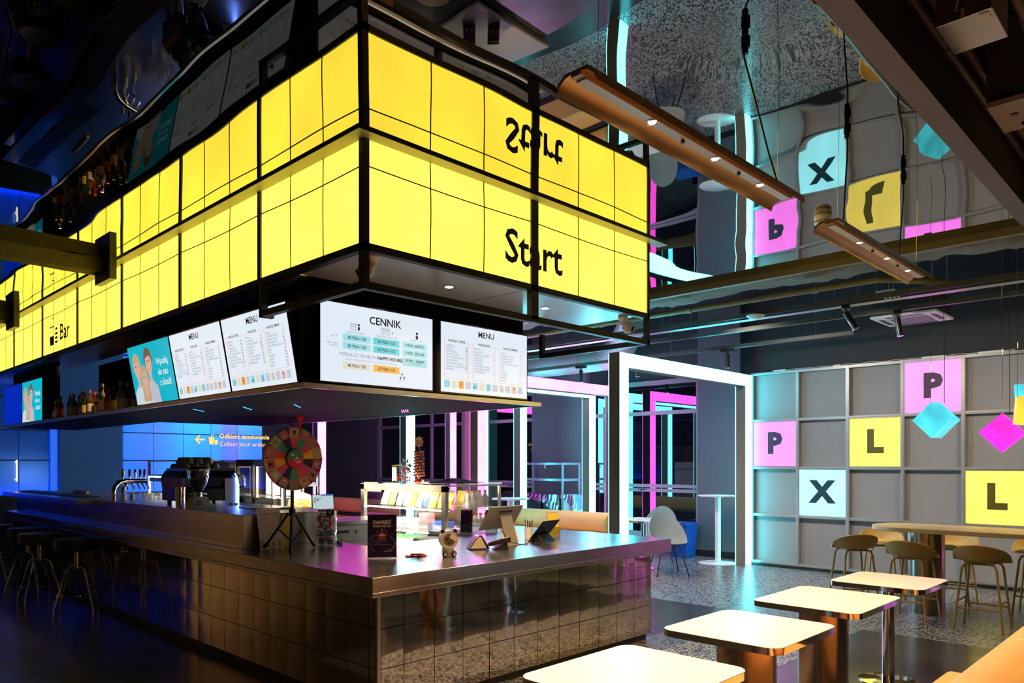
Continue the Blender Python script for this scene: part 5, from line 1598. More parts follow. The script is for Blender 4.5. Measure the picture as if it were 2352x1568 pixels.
B().lathe([(0, 0), (0.04, 0), (0.042, 0.008), (0.035, 0.02), (0, 0.02)], (0, 0, 0), 24).out('base', WHITE, t)
b = B().disc(0, 0.125, 0.044, 0.044, (0, -0.0465, 0), X, Z, 0, 28)
for sx in (-1, 1):
    b.disc(sx*0.017, 0.13, 0.010, 0.013, (0, -0.0475, 0), X, Z, 1, 14)
    b.disc(sx*0.015, 0.132, 0.003, 0.003, (0, -0.0482, 0), X, Z, 2, 8)
b.disc(0, 0.112, 0.005, 0.004, (0, -0.0475, 0), X, Z, 1, 10)
b.disc(0, 0.102, 0.012, 0.008, (0, -0.0475, 0), X, Z, 1, 12, PI, 2*PI)
b.out('fan_face', [mat('tan_disc', (0.30, 0.20, 0.10), 0.4), BLACK, WHITE], t, smooth=False, fixn=False)
B().hexa([(0.0, -0.062, 0.14), (0.05, -0.062, 0.105), (0.05, -0.061, 0.105), (0.0, -0.061, 0.14), (0.012, -0.055, 0.168), (0.058, -0.055, 0.145), (0.058, -0.054, 0.145), (0.012, -0.054, 0.168)]).out('paper_note', mat('cream_note', (0.8, 0.66, 0.45), 0.6), t, smooth=False)

# thin things lying on the counter
o = B().box((1.02, 0.50, CT1+0.001), (1.10, 0.55, CT1+0.004)).out('business_card', PAPER, smooth=False)
tag(o, 'small pale card lying right of the panda fan', 'card')
# receipt printer and card terminal
t = thing('receipt_printer', 'cream and black wedge shaped receipt printer behind the card terminal', 'printer', (1.36, 0.56, CT1), -0.55)
B().hexa([(-0.08, -0.07, 0.004), (0.09, -0.07, 0.004), (0.09, 0.10, 0.004), (-0.08, 0.10, 0.004), (-0.01, -0.07, 0.105), (0.02, -0.07, 0.115), (0.02, 0.10, 0.115), (-0.01, 0.10, 0.105)]).out('printer_body', BLACKG, t, smooth=False, bevel=0.008)
B().hexa([(-0.072, -0.0725, 0.012), (0.06, -0.0725, 0.012), (0.06, -0.0705, 0.012), (-0.072, -0.0705, 0.012), (-0.008, -0.0725, 0.1), (0.012, -0.0725, 0.105), (0.012, -0.0705, 0.105), (-0.008, -0.0705, 0.1)]).out('side_cover', CREAM, t, smooth=False)
B().hexa([(0.033, -0.03, 0.1035), (0.072, -0.03, 0.038), (0.072, 0.05, 0.038), (0.033, 0.05, 0.1035), (0.035, -0.03, 0.106), (0.074, -0.03, 0.041), (0.074, 0.05, 0.041), (0.035, 0.05, 0.106)]).out('top_label', CREAM, t, smooth=False)
t = thing('card_terminal', 'black card payment terminal tilted on its stand at the front of the till', 'payment terminal', (1.46, 0.40, CT1), -0.65)
B().hexa([(-0.10, -0.035, 0.03), (0.08, -0.035, 0.06), (0.08, 0.04, 0.06), (-0.10, 0.04, 0.03), (-0.10, -0.035, 0.055), (0.075, -0.035, 0.10), (0.075, 0.04, 0.10), (-0.10, 0.04, 0.055)]).out('terminal_body', BLACKG, t, smooth=False, bevel=0.006)
B().hexa([(-0.07, -0.04, 0.0), (0.06, -0.04, 0.0), (0.06, 0.045, 0.0), (-0.07, 0.045, 0.0), (-0.03, -0.03, 0.03), (0.05, -0.03, 0.055), (0.05, 0.035, 0.055), (-0.03, 0.035, 0.03)]).out('stand', BLACK, t, smooth=False, bevel=0.004)
B().hexa([(0.01, -0.028, 0.0853), (0.065, -0.028, 0.0995), (0.065, 0.033, 0.0995), (0.01, 0.033, 0.0853), (0.01, -0.028, 0.0862), (0.065, -0.028, 0.1005), (0.065, 0.033, 0.1005), (0.01, 0.033, 0.0862)]).out('display', mat('lcd_dull', (0.35, 0.3, 0.18), 0.3), t, smooth=False)
b = B()
for i in range(4):
    for j in range(3):
        x, y = -0.085+0.02*i, -0.022+0.02*j
        z = 0.055+0.045*(x+0.10)/0.175
        b.box((x, y, z), (x+0.013, y+0.014, z+0.004))
b.out('keypad', GREYP, t, smooth=False)
# till monitor seen from behind
t = thing('till_monitor', 'slim grey till monitor on a tilted plate stand, seen from behind', 'monitor', (1.76, 0.60, CT1), 0.10)
GM = mat('champagne_metal', (0.40, 0.36, 0.32), 0.35, 0.7)
B().box((-0.13, -0.09, 0), (0.13, 0.12, 0.008)).out('base_plate', GM, t, smooth=False, bevel=0.003)
B().hexa([(-0.07, -0.035, 0.008), (0.08, -0.035, 0.008), (0.08, -0.018, 0.008), (-0.07, -0.018, 0.008), (-0.07, 0.04, 0.25), (0.08, 0.04, 0.25), (0.08, 0.055, 0.25), (-0.07, 0.055, 0.25)]).out('stand_plate', GM, t, smooth=False, bevel=0.003)
d = Vector((0, -0.10, 0.155))
b = B()
a = Vector((-0.21, 0.16, 0.13))
wv = Vector((0.44, 0, 0))
th = Vector((0, -0.012, -0.008))*1.0
b.hexa([a, a+wv, a+wv+th, a+th, a+d*1.25, a+d*1.25+wv, a+d*1.25+wv+th, a+d*1.25+th])
b.out('monitor_panel', GM, t, smooth=False, bevel=0.003)
b = B()
a2 = a-th*0.05
b.quad([a2+Vector((0.015, 0.0015, 0.012)), a2+wv+Vector((-0.015, 0.0015, 0.012)), a2+wv+d*1.2+Vector((-0.015, 0.0015, 0)), a2+d*1.2+Vector((0.015, 0.0015, 0))])
b.out('display', SCRW, t, smooth=False)
a3 = a+th*1.05+d*0.95+Vector((0.14, 0, 0))
B().hexa([a3, a3+Vector((0.17, 0, 0)), a3+Vector((0.17, -0.004, -0.002)), a3+Vector((0, -0.004, -0.002)), a3+d*0.08, a3+d*0.08+Vector((0.17, 0, 0)), a3+d*0.08+Vector((0.17, -0.004, -0.002)), a3+d*0.08+Vector((0, -0.004, -0.002))]).out('vent_slot', BLACK, t, smooth=False)
B().tube([(-0.06, 0.06, 0.22), (-0.10, 0.0, 0.12), (-0.07, -0.08, 0.03), (0.02, -0.12, 0.008), (0.12, -0.11, 0.006)], 0.003, 6).out('cable', BLACK, t)
# white customer display panel right of the monitor
t = thing('white_panel', 'white slanted plastic panel standing right behind the till monitor', 'panel', (2.0, 0.82, CT1), 0.0)
B().hexa([(-0.10, 0, 0), (0.12, 0, 0), (0.12, 0.008, 0), (-0.10, 0.008, 0), (-0.02, 0.06, 0.30), (0.02, 0.06, 0.30), (0.02, 0.068, 0.30), (-0.02, 0.068, 0.30)]).out('panel', PAPER, t, smooth=False)
t = thing('tablet', 'black tablet tilted back on a black wedge stand right of the till', 'tablet', (2.16, 0.60, CT1), 0.15)
B().hexa([(-0.14, 0.02, 0.03), (0.13, 0.02, 0.03), (0.13, 0.035, 0.024), (-0.14, 0.035, 0.024), (-0.09, -0.09, 0.185), (0.18, -0.09, 0.185), (0.18, -0.075, 0.18), (-0.09, -0.075, 0.18)]).out('tablet_body', BLACKG, t, smooth=False, bevel=0.004)
B().hexa([(-0.10, -0.09, 0), (0.10, -0.09, 0), (0.10, 0.08, 0), (-0.10, 0.08, 0), (-0.08, -0.02, 0.07), (0.08, -0.02, 0.07), (0.08, 0.03, 0.04), (-0.08, 0.03, 0.04)]).out('stand', BLACK, t, smooth=False, bevel=0.004)
t = thing('leaflet_holder', 'clear leaflet holder with yellow leaflets at the right of the counter', 'leaflet holder', (2.44, 0.70, CT1), -0.55, rx=-0.18)
YP = mat('yellow_paper', (0.75, 0.58, 0.08), 0.55)
B().box((-0.055, 0, 0), (0.055, 0.004, 0.24)).box((-0.055, -0.04, 0), (0.055, 0, 0.004)).box((-0.055, -0.04, 0.0), (0.055, -0.037, 0.10)).out('holder', CLEARP, t, smooth=False)
B().box((-0.05, -0.012, 0.02), (0.05, -0.002, 0.23)).out('leaflet', YP, t, smooth=False)
B().box((-0.05, -0.034, 0.006), (0.05, -0.020, 0.105)).out('leaflet', YP, t, smooth=False)
t = thing('pen_cup', 'cup of assorted pens behind the black tablet', 'pen holder', (2.28, 0.86, CT1))
B().lathe([(0, 0), (0.038, 0), (0.04, 0.10), (0.036, 0.10), (0.034, 0.004), (0, 0.004)], n=20).out('cup', WHITE, t)
for i, c in enumerate(((0.5, 0.02, 0.03), (0.02, 0.02, 0.02), (0.02, 0.05, 0.3), (0.7, 0.7, 0.7), (0.02, 0.02, 0.02), (0.02, 0.25, 0.2))):
    a = i*1.05
    B().cyl((0.015*math.cos(a), 0.015*math.sin(a), 0.01), (0.036*math.cos(a), 0.036*math.sin(a), 0.15+0.01*(i % 3)), 0.0045, n=8).out('pen', mat('pen_%d' % i, c, 0.4), t)

# ------------------------------------------------------------------ refrigerated display case
CX0, CX1, CY0, CY1, CZ = 2.57, 3.42, 2.36, 3.95, 1.35
dc = thing('display_case', 'lit steel and glass display case full of snacks behind the counter', 'display case', (CX0, CY0, 0))
W_, D_ = CX1-CX0, CY1-CY0
b = B().box((0, 0, 0), (W_, D_, 0.50))
b.out('cabinet_base', STEEL2, dc, smooth=False, bevel=0.004)
b = B()
b.box((0, 0, 0.50), (0.05, 0.07, CZ-0.02)).box((0, D_-0.07, 0.50), (0.05, D_, CZ-0.02)).box((0, 0, CZ-0.09), (0.05, D_, CZ-0.012)).box((0, 0, 0.50), (0.05, D_, 0.53))
b.box((W_-0.03, 0, 0.5), (W_, 0.03, CZ-0.02)).box((W_-0.03, D_-0.03, 0.5), (W_, D_, CZ-0.02))
b.box((0.05, 0, CZ-0.03), (W_, 0.02, CZ-0.012))
b.out('steel_frame', STEEL, dc, smooth=False, bevel=0.003)
B().box((-0.005, -0.005, CZ-0.0118), (W_+0.005, D_+0.005, CZ)).out('glass_top', clear('green_edge_glass', (0.85, 0.97, 0.92), alpha=0.22), dc, smooth=False)
B().box((0.02, 0.07, 0.53), (0.024, D_-0.07, CZ-0.09)).out('front_glass', CLEAR, dc, smooth=False)
B().box((0.06, 0.006, 0.5), (W_-0.04, 0.010, CZ-0.03)).out('side_glass', CLEAR, dc, smooth=False)
for z in (0.80, 1.06):
    B().box((0.06, 0.02, z), (W_-0.05, D_-0.03, z+0.008)).out('glass_shelf', clear('shelf_glass', (0.92, 0.98, 0.95), alpha=0.2), dc, smooth=False)
for z in (0.788, 1.048, CZ-0.035):
    B().box((0.055, 0.03, z), (0.075, D_-0.05, z+0.010)).out('light_strip', LEDC, dc, smooth=False)
def at(x, y, z):
    return (CX0+x, CY0+y, z)
rnd = random.Random(21)
# snack bags on the top shelf
def bag(loc, rz, m, lab, w=0.17, h=0.22, lean=-0.35, grp='snack bags in the display case'):
    t = thing('snack_bag', lab, 'snack bag', loc, rz, grp, rx=lean)
    b = B()
    n = 9
    F, K = [], []
    for i in range(n+1):
        fr, br = [], []
        for j in range(n+1):
            a, c = i/n, j/n
            puff = 0.032*(math.sin(PI*a)*math.sin(PI*c))**0.6 if 0 < i < n and 0 < j < n else 0.001
            x = (a-0.5)*w*(1-0.08*math.sin(PI*c))
            cr = 0.003*math.sin(a*37+c*21)
            fr.append(b.bm.verts.new((x, -puff+cr, h*c)))
            br.append(b.bm.verts.new((x, puff+cr, h*c)) if 0 < i < n and 0 < j < n else fr[-1])
        F.append(fr); K.append(br)
    for i in range(n):
        for j in range(n):
            b.face([F[i][j], F[i+1][j], F[i+1][j+1], F[i][j+1]])
            b.face([K[i][j], K[i][j+1], K[i+1][j+1], K[i+1][j]])
    b.out('bag', m, t, ang=1.3)
    return t
FOIL = mat('silver_foil_print', (0.7, 0.7, 0.72), 0.25, 0.7, bump=0.01, bscale=25)
ORF = mat('orange_foil_print', (0.8, 0.30, 0.06), 0.3, 0.3, bump=0.01, bscale=25)
GRF = mat('green_foil_print', (0.25, 0.40, 0.12), 0.3, 0.3, bump=0.01, bscale=25)
BLF = mat('blue_foil_print', (0.05, 0.15, 0.55), 0.3, 0.3, bump=0.01, bscale=25)
YLF = mat('yellow_foil_print', (0.85, 0.60, 0.10), 0.3, 0.3, bump=0.01, bscale=25)
CLB = mat('pale_foil_print', (0.75, 0.72, 0.68), 0.3, 0.4, bump=0.01, bscale=25)
for i, (y, m, nm, w, h) in enumerate(((1.42, CLB, 'pale', .2, .19), (1.27, GRF, 'green', .18, .17), (1.12, CLB, 'pale', .2, .21), (0.98, FOIL, 'silver', .18, .22), (0.86, ORF, 'orange', .16, .22), (0.74, FOIL, 'silver', .17, .21), (0.62, BLF, 'blue', .13, .22), (0.50, YLF, 'yellow', .18, .20), (0.35, YLF, 'yellow', .18, .18), (0.20, ORF, 'orange', .16, .19))):
    bag(at(0.22, y, 1.07), -PI/2+0.12*math.sin(i*2.1), m, '%s snack bag standing in the front row on the top shelf of the display case' % nm, w*0.72, h)
for i, (y, m, nm) in enumerate(((0.16, CLB, 'pale'), (0.34, YLF, 'yellow'), (0.55, CLB, 'pale'), (0.8, ORF, 'orange'), (1.05, CLB, 'pale'), (1.3, YLF, 'yellow'))):
    bag(at(0.50, y, 1.07), -PI/2+0.3*math.cos(i*1.7), m, '%s snack bag in the back row on the top shelf of the display case' % nm, 0.2, 0.2)
# cardboard boxes on the second shelf
def carton(loc, sz, m, lab, txt=None, tm=None, ts=0.04, strip=None):
    t = thing('snack_box', lab, 'box', loc, -PI/2)
    w_, d_, h_ = sz
    B().box((-w_/2, 0, 0), (w_/2, d_, h_)).out('carton', m, t, smooth=False, bevel=0.002)
    if txt:
        B().text(txt, ts, 0, h_*0.45, (0, -0.0012, 0), X, Z, 0.001, 'CENTER').out('lettering', tm, t, smooth=False)
    if strip:
        B().box((-w_/2, -0.0010, 0.004), (w_/2, -0.0002, 0.02)).out('stripe', strip, t, smooth=False)
WHC, REDC = mat('white_carton', (0.8, 0.78, 0.76), 0.5), mat('red_carton', (0.6, 0.04, 0.03), 0.5)
BRC, BLC = mat('brown_carton', (0.07, 0.045, 0.035), 0.5), mat('blue_carton', (0.01, 0.05, 0.42), 0.45)
carton(at(0.10, 0.98, 0.809), (0.14, 0.16, 0.13), mat('grey_red_carton', (0.45, 0.35, 0.35), 0.5), 'grey and red snack box at the left of the boxes row in the display case', None, None, 0, REDC)
carton(at(0.10, 0.76, 0.809), (0.24, 0.16, 0.13), WHC, 'white snack box lettered bueno with a red edge in the display case', 'bueno', INK, 0.07, REDC)
carton(at(0.10, 0.50, 0.809), (0.17, 0.16, 0.10), BRC, 'brown snack box lettered SNICKERS in the display case', 'SNICKERS', PAPER, 0.030)
carton(at(0.11, 0.52, 0.910), (0.14, 0.12, 0.10), mat('striped_carton', (0.5, 0.10, 0.12), 0.5), 'small striped box standing on the brown snack box', None, None)
carton(at(0.10, 0.25, 0.809), (0.20, 0.16, 0.12), BLC, 'blue snack box lettered OREO at the right of the boxes row', 'OREO', PAPER, 0.055)
carton(at(0.10, 1.25, 0.809), (0.22, 0.16, 0.12), mat('peach_carton', (0.7, 0.45, 0.3), 0.5), 'peach coloured snack box behind the dark sign', None, None)
# bottles on the lower level, one kind with a green cap, one with blue label, cans below
def drink(loc, cap, lab_m, h, r, lab, grp, bm_):
    t = thing('drink_bottle', lab, 'bottle', loc, 0, grp)
    B().lathe([(0, 0), (r, 0.004), (r, h*0.62), (r*0.45, h*0.82), (r*0.42, h*0.9), (0, h*0.9)], n=16).out('plastic_body', bm_, t)
    B().lathe([(r*0.5, h*0.88), (r*0.5, h), (0, h)], n=12).out('cap', cap, t)
    B().lathe([(r+0.001, h*0.2), (r+0.001, h*0.5)], n=16).out('paper_label', lab_m, t)
    return t
PETM = mat('pale_pet', (0.62, 0.70, 0.68), 0.12)
GCAP = mat('green_cap', (0.10, 0.55, 0.10), 0.4)
d1 = drink(at(0.12, 0.72, 0.501), GCAP, PAPER, 0.22, 0.032, 'clear green capped water bottle in the rows at the bottom of the display case', 'green capped bottles in the display case', PETM)
for i in range(6):
    for j in range(4):
        if i or j:
            dup(d1, at(0.12+0.085*j, 0.72+0.078*i, 0.501))
d2 = drink(at(0.12, 0.12, 0.501), WHITE, mat('sky_label', (0.10, 0.42, 0.65), 0.5), 0.22, 0.033, 'clear white capped water bottle with a blue label in the bottom of the display case', 'white capped bottles in the display case', PETM)
for i in range(7):
    for j in range(4):
        if i or j:
            dup(d2, at(0.12+0.085*j, 0.12+0.082*i, 0.501))
d3 = drink(at(0.14, 1.22, 0.501), mat('yellow_cap', (0.8, 0.55, 0.05), 0.4), mat('cola_label', (0.4, 0.05, 0.02), 0.5), 0.21, 0.032, 'dark cola bottle with a yellow cap at the bottom left of the display case', 'cola bottles in the display case', AMB)
for i in range(4):
    for j in range(4):
        if i or j:
            dup(d3, at(0.14+0.085*j, 1.22+0.075*i, 0.501))
# tall juice bottles seen through the side glass
d4 = drink(at(0.36, 0.09, 0.809), mat('red_cap2', (0.7, 0.08, 0.03), 0.4), WHC, 0.2, 0.034, 'white juice bottle with a red cap behind the side glass of the display case', 'juice bottles behind the side glass', mat('milk_bottle', (0.8, 0.7, 0.55), 0.3))
for i in range(4):
    dup(d4, at(0.36+0.082*(i+1), 0.09, 0.809))
d5 = dup(d4, at(0.42, 0.10, 1.07), None, 'white juice bottle with a red cap on the top shelf behind the side glass', 'juice bottles on the top shelf by the side glass')
for i in range(3):
    dup(d5, at(0.42+0.09*(i+1), 0.10, 1.07))

# on top of the case
TZ = CZ+0.001
lt = thing('lollipop_tree', 'tall red based lollipop tree with a flower shaped sign on the display case', 'lollipop display', (2.76, 3.05, TZ))
B().lathe([(0, 0), (0.068, 0), (0.070, 0.012), (0.05, 0.03), (0.02, 0.045), (0, 0.045)], n=32).out('base', mat('red_base', (0.65, 0.03, 0.02), 0.35), lt)
B().cyl((0, 0, 0.04), (0, 0, 0.40), 0.022, n=16).out('core', mat('tree_core', (0.25, 0.05, 0.03), 0.5), lt)
LOL = [mat('lollipop_orange', (0.75, 0.18, 0.03), 0.25), mat('lollipop_brown', (0.30, 0.07, 0.03), 0.25), mat('lollipop_red', (0.6, 0.03, 0.02), 0.25)]
protos = []
for m in LOL:
    o = B().sph((0, 0, 0), 0.0145, 12).cyl((-0.012, 0, 0), (-0.045, 0, -0.006), 0.002, n=6).out('lollipop', m, lt)
    protos.append(o)
n_ = 0
for k in range(9):
    z = 0.085+0.034*k
    rr = 0.058-0.0012*k if k < 7 else 0.048
    for i in range(10):
        a = 2*PI*(i+0.5*(k % 2))/10
        m_ = n_ % 3
        o = protos[m_] if n_ < 3 else protos[m_].copy()
        if n_ >= 3:
            COL.objects.link(o)
            o.parent = lt
        o.location = (rr*math.cos(a), rr*math.sin(a), z)
        o.rotation_euler = (0, 0, a)
        n_ += 1
B().cyl((0, 0, 0.39), (0, 0, 0.43), 0.004, n=8).out('sign_pole', BLACK, lt)
fx = Vector((0.74, -0.67, 0)); fn = Vector((-0.67, -0.74, 0))
flower = [((0.047+0.006*math.cos(a*8))*math.cos(a), 0.475+(0.062+0.008*math.cos(a*8))*math.sin(a)) for a in [2*PI*i/64 for i in range(64)]]
B().prism(flower, (0, 0, 0), fx, Z, fn*0.004).out('flower_sign', mat('salmon_board', (0.85, 0.30, 0.22), 0.4), lt, smooth=False)
B().poly([(x*0.86, 0.475+(z-0.475)*0.86) for x, z in flower], fn*0.0048, fx, Z).out('sign_face', mat('yellow_board', (0.85, 0.60, 0.22), 0.4), lt, smooth=False)
B().text('Chupa', 0.028, 0, 0.485, fn*0.0056, fx, Z, 0.001, 'CENTER').text('Chups', 0.028, 0, 0.458, fn*0.0056, fx, Z, 0.001, 'CENTER').out('sign_lettering', mat('red_ink', (0.6, 0.02, 0.02), 0.5), lt, smooth=False)
for (x, y, w_, h_, col, lab, lid) in ((2.74, 3.42, 0.07, 0.19, LOL[2], 'clear container of red sweets with a yellow lid, left of the lollipop tree', True), (2.74, 3.25, 0.062, 0.235, LOL[0], 'taller clear container of orange sweets, between the lollipop tree and the yellow lidded one', False)):
    t = thing('sweets_container', lab, 'container', (x, y, TZ), -0.75)
    B().prism(rrect(-w_, -w_*0.8, w_, w_*0.8, 0.015, 3), (0, 0, 0.001), X, Y, (0, 0, h_)).out('container', CLEARP, t, ang=0.6)
    if lid:
        B().lathe([(w_*1.1, 0), (w_*1.1, 0.008), (w_*0.5, 0.022), (0, 0.024)], (0, 0, h_+0.002), 28).out('lid', mat('orange_lid', (0.85, 0.42, 0.02), 0.4), t)
        B().box((-w_+0.004, -w_*0.8-0.0012, 0.02), (-w_*0.2, -w_*0.8-0.0004, h_*0.95)).out('sticker', PAPER, t, smooth=False)
    r2 = random.Random(int(x*100+y*10))
    for i in range(34):
        B().sph((r2.uniform(-w_*0.78, w_*0.78), r2.uniform(-w_*0.58, w_*0.58), r2.uniform(0.014, h_*(0.62 if lid else 0.92))), 0.0125, 8).out('sweet', LOL[i % 3 if not lid else (2 if i % 2 else 1)], t)
for i in range(5):
    t = thing('pinwheel_lollipop', 'wrapped lollipop standing in the bunch behind the yellow lidded container', 'lollipop', (2.80+0.02*math.cos(i*1.3), 3.36+0.035*math.sin(i*1.3), TZ), i, 'wrapped lollipops behind the container')
    z = 0.235+0.02*(i % 3)
    B().cyl((0, 0, 0), (0.01, 0, z), 0.002, n=6).out('stick', mat('pink_stick', (0.75, 0.1, 0.3), 0.4), t)
    B().sph((0.01, 0, z+0.012), 0.017, 10, 0, 1, 0.5, 1).out('lollipop_head', WHITE if i % 2 else LOL[1], t)
# dark cloth heap and small things
b = B()
n, mth = 34, 12
g = []
r3 = random.Random(8)
for i in range(n+1):
    row = []
    for j in range(mth+1):
        a, c = i/n, j/mth
        e = math.sin(PI*a)**0.5*math.sin(PI*c)**0.7
        row.append(b.bm.verts.new((2.66+0.55*c+0.02*math.sin(a*9), 2.40+0.52*a+0.02*math.sin(c*12), TZ+0.002+e*(0.020+0.018*math.sin(a*11+c*3)+0.02*math.exp(-((a-0.45)/0.15)**2))+0.001)))
    g.append(row)
for i in range(n):
    for j in range(mth):
        b.face([g[i][j], g[i+1][j], g[i+1][j+1], g[i][j+1]])
o = b.out('apron', mat('plum_cloth', (0.05, 0.008, 0.03), 0.7, bump=0.01, bscale=20), ang=1.5)
md = o.modifiers.new('thickness', 'SOLIDIFY'); md.thickness = 0.003; md.offset = 1
tag(o, 'crumpled dark plum cloth lying on the right end of the display case', 'cloth')
t = thing('card_holder', 'small cream tent card on the display case right of the lollipop tree', 'tent card', (2.66, 2.86, TZ))
B().hexa([(-0.018, -0.015, 0), (0.018, -0.015, 0), (0.018, 0.015, 0), (-0.018, 0.015, 0), (-0.003, -0.015, 0.04), (0.003, -0.015, 0.04), (0.003, 0.015, 0.04), (-0.003, 0.015, 0.04)]).out('card', CREAM, t, smooth=False)
o = B().tube([(2.67+0.03*math.cos(i*PI/10), 2.79+0.03*math.sin(i*PI/10), TZ+0.012) for i in range(20)], 0.011, 8, closed=True).out('tape_roll', mat('clear_tape', (0.6, 0.45, 0.3), 0.3))
tag(o, 'pale roll of tape lying on the display case beside the tent card', 'tape roll')

# low work table between counter and case with the leaflet stands
t = thing('work_table', 'low white topped steel work table between the counter and the display case', 'table', (2.30, 1.60, 0))
B().box((0, 0, 0.84), (1.10, 0.72, 0.87)).out('tabletop', WHITEM, t, smooth=False, bevel=0.003)
B().box((-0.004, -0.004, 0.80), (1.104, 0.724, 0.839)).out('edge', STEEL, t, smooth=False)
B().box((0.03, 0.03, 0.05), (1.07, 0.69, 0.799)).out('cabinet', mat('grey_cabinet', (0.22, 0.22, 0.24), 0.5), t, smooth=False)
for x, y in ((0.06, 0.06), (1.04, 0.06), (1.04, 0.66), (0.06, 0.66)):
    B().cyl((x, y, 0), (x, y, 0.05), 0.02, n=10).out('foot', BLACK, t)
def stand_leaflet(loc, m, lab, title, rz):
    t = thing('leaflet_stand', lab, 'leaflet stand', loc, rz, rx=-0.12)
    B().box((-0.065, 0.012, 0), (0.065, 0.016, 0.235)).box((-0.065, -0.03, 0), (0.065, 0.012, 0.004)).box((-0.065, -0.03, 0), (0.065, -0.027, 0.075)).out('holder', CLEARP, t, smooth=False)
    B().box((-0.058, 0, 0.005), (0.058, 0.010, 0.232)).out('leaflet', m, t, smooth=False)
    if title:
        B().text(title, 0.020, 0, 0.20, (0, -0.0008, 0), X, Z, 0.001, 'CENTER').out('title', CRM, t, smooth=False)
    b = B()
    ms = [mat('spot_yellow', (0.8, 0.5, 0.03), 0.5), mat('spot_blue', (0.1, 0.35, 0.6), 0.5), mat('spot_pink', (0.7, 0.1, 0.25), 0.5)]
    for i, (x, z) in enumerate(((0.0, 0.10), (0.025, 0.085), (-0.035, 0.095), (0.045, 0.10), (-0.02, 0.13), (0.04, 0.13)) if title else ((-0.03, 0.215), (0.03, 0.222), (0.03, 0.09), (-0.02, 0.075))):
        b.disc(x, z, 0.010, 0.012, (0, -0.0008, 0), X, Z, i % 3, 6)
    b.out('print_spots', ms, t, smooth=False, fixn=False)
stand_leaflet((2.42, 1.86, 0.871), mat('violet_leaflet', (0.05, 0.015, 0.12), 0.4), 'clear stand with violet leaflets, left of the voucher stand', None, -0.9)
stand_leaflet((2.60, 1.68, 0.871), mat('plum_leaflet', (0.03, 0.008, 0.03), 0.4), 'clear stand with dark leaflets titled VOUCHER on the work table', 'VOUCHER', -0.75)

# stool behind the counter
t = thing('counter_stool', 'small tan topped stool standing behind the counter by the display case', 'stool', (1.95, 1.85, 0))
B().lathe([(0, 0.80), (0.17, 0.80), (0.18, 0.82), (0.17, 0.85), (0, 0.855)], n=32).out('seat', MUSTARD, t)
for k in range(4):
    a = k*PI/2+0.6
    B().cyl((0.1*math.cos(a), 0.1*math.sin(a), 0.80), (0.18*math.cos(a), 0.18*math.sin(a), 0), 0.012, n=8).out('leg', BLACK, t)

# second till on a drawer unit
t = thing('drawer_unit', 'grey drawer unit with a steel top behind the counter, left of the display case', 'drawer unit', (1.22, 2.95, 0))
B().box((0, 0, 0.06), (1.05, 0.5, 0.93)).out('cabinet', mat('light_grey_cabinet', (0.40, 0.40, 0.42), 0.45), t, smooth=False, bevel=0.003)
B().box((-0.02, -0.02, 0.931), (1.07, 0.52, 0.97)).out('worktop', STEEL, t, smooth=False, bevel=0.003)
B().box((0.03, 0.03, 0), (1.02, 0.47, 0.06)).out('plinth', BLACK, t, smooth=False)
for z0, z1 in ((0.76, 0.92), (0.56, 0.75), (0.36, 0.55)):
    d_ = B().box((0.02, -0.012, z0), (1.03, -0.001, z1)).out('drawer', mat('light_grey_cabinet', (0.40, 0.40, 0.42), 0.45), t, smooth=False)
    B().box((0.36, -0.03, z0+0.09), (0.50, -0.013, z0+0.115)).out('handle', CHROME, d_, smooth=False)
    B().cyl((0.60, -0.02, z0+0.10), (0.60, -0.0121, z0+0.10), 0.010, n=12).cyl((0.60, -0.025, z0+0.07), (0.60, -0.0121, z0+0.1), 0.004, n=8).out('key_lock', BLACK, d_)
t = thing('till_screen', 'tilted till touch screen with coloured buttons on the drawer unit', 'monitor', (1.47, 3.06, 0.971), 0.15)
B().box((-0.06, -0.08, 0), (0.14, 0.12, 0.008)).out('base_plate', STEEL2, t, smooth=False)
B().hexa([(0.02, 0.0, 0.008), (0.09, 0.0, 0.008), (0.09, 0.02, 0.008), (0.02, 0.02, 0.008), (0.0, -0.03, 0.19), (0.07, -0.03, 0.19), (0.07, -0.01, 0.19), (0.0, -0.01, 0.19)]).out('stand', STEEL2, t, smooth=False)
d = Vector((0.05, 0.07, 0.155)); wv = Vector((0.24, -0.06, 0.0)); a = Vector((-0.16, -0.06, 0.13)); th = Vector((0.004, 0.012, -0.006))
B().hexa([a, a+wv, a+wv+th, a+th, a+d, a+d+wv, a+d+wv+th, a+d+th]).out('panel', BLACKG, t, smooth=False)
e = wv.normalized(); f = d.normalized(); nn = e.cross(f).normalized(); nn = nn if nn.y < 0 else -nn
Lw, Lh = wv.length, d.length
B().poly([(0.008, 0.008), (Lw-0.008, 0.008), (Lw-0.008, Lh-0.006), (0.008, Lh-0.006)], a+nn*0.0006, e, f).out('display', emit('till_display', (0.6, 0.75, 0.82), 0.348, 0.02, 1, rough=0.2), t, smooth=False)
b = B()
for i, (x, y) in enumerate(((0.02, 0.12), (0.05, 0.12), (0.02, 0.10), (0.05, 0.10), (0.02, 0.08), (0.08, 0.12))):
    b.poly([(x, y), (x+0.024, y), (x+0.024, y+0.016), (x, y+0.016)], a+nn*0.0012, e, f, i % 4)
b.poly([(0.10, Lh-0.022), (Lw-0.01, Lh-0.022), (Lw-0.01, Lh-0.008), (0.10, Lh-0.008)], a+nn*0.0012, e, f, 0)
b.out('screen_buttons', [flat('btn_blue', (40, 150, 220)), flat('btn_green', (120, 170, 90)), flat('btn_orange', (220, 140, 60)), flat('btn_red', (200, 70, 70))], t, smooth=False, fixn=False)
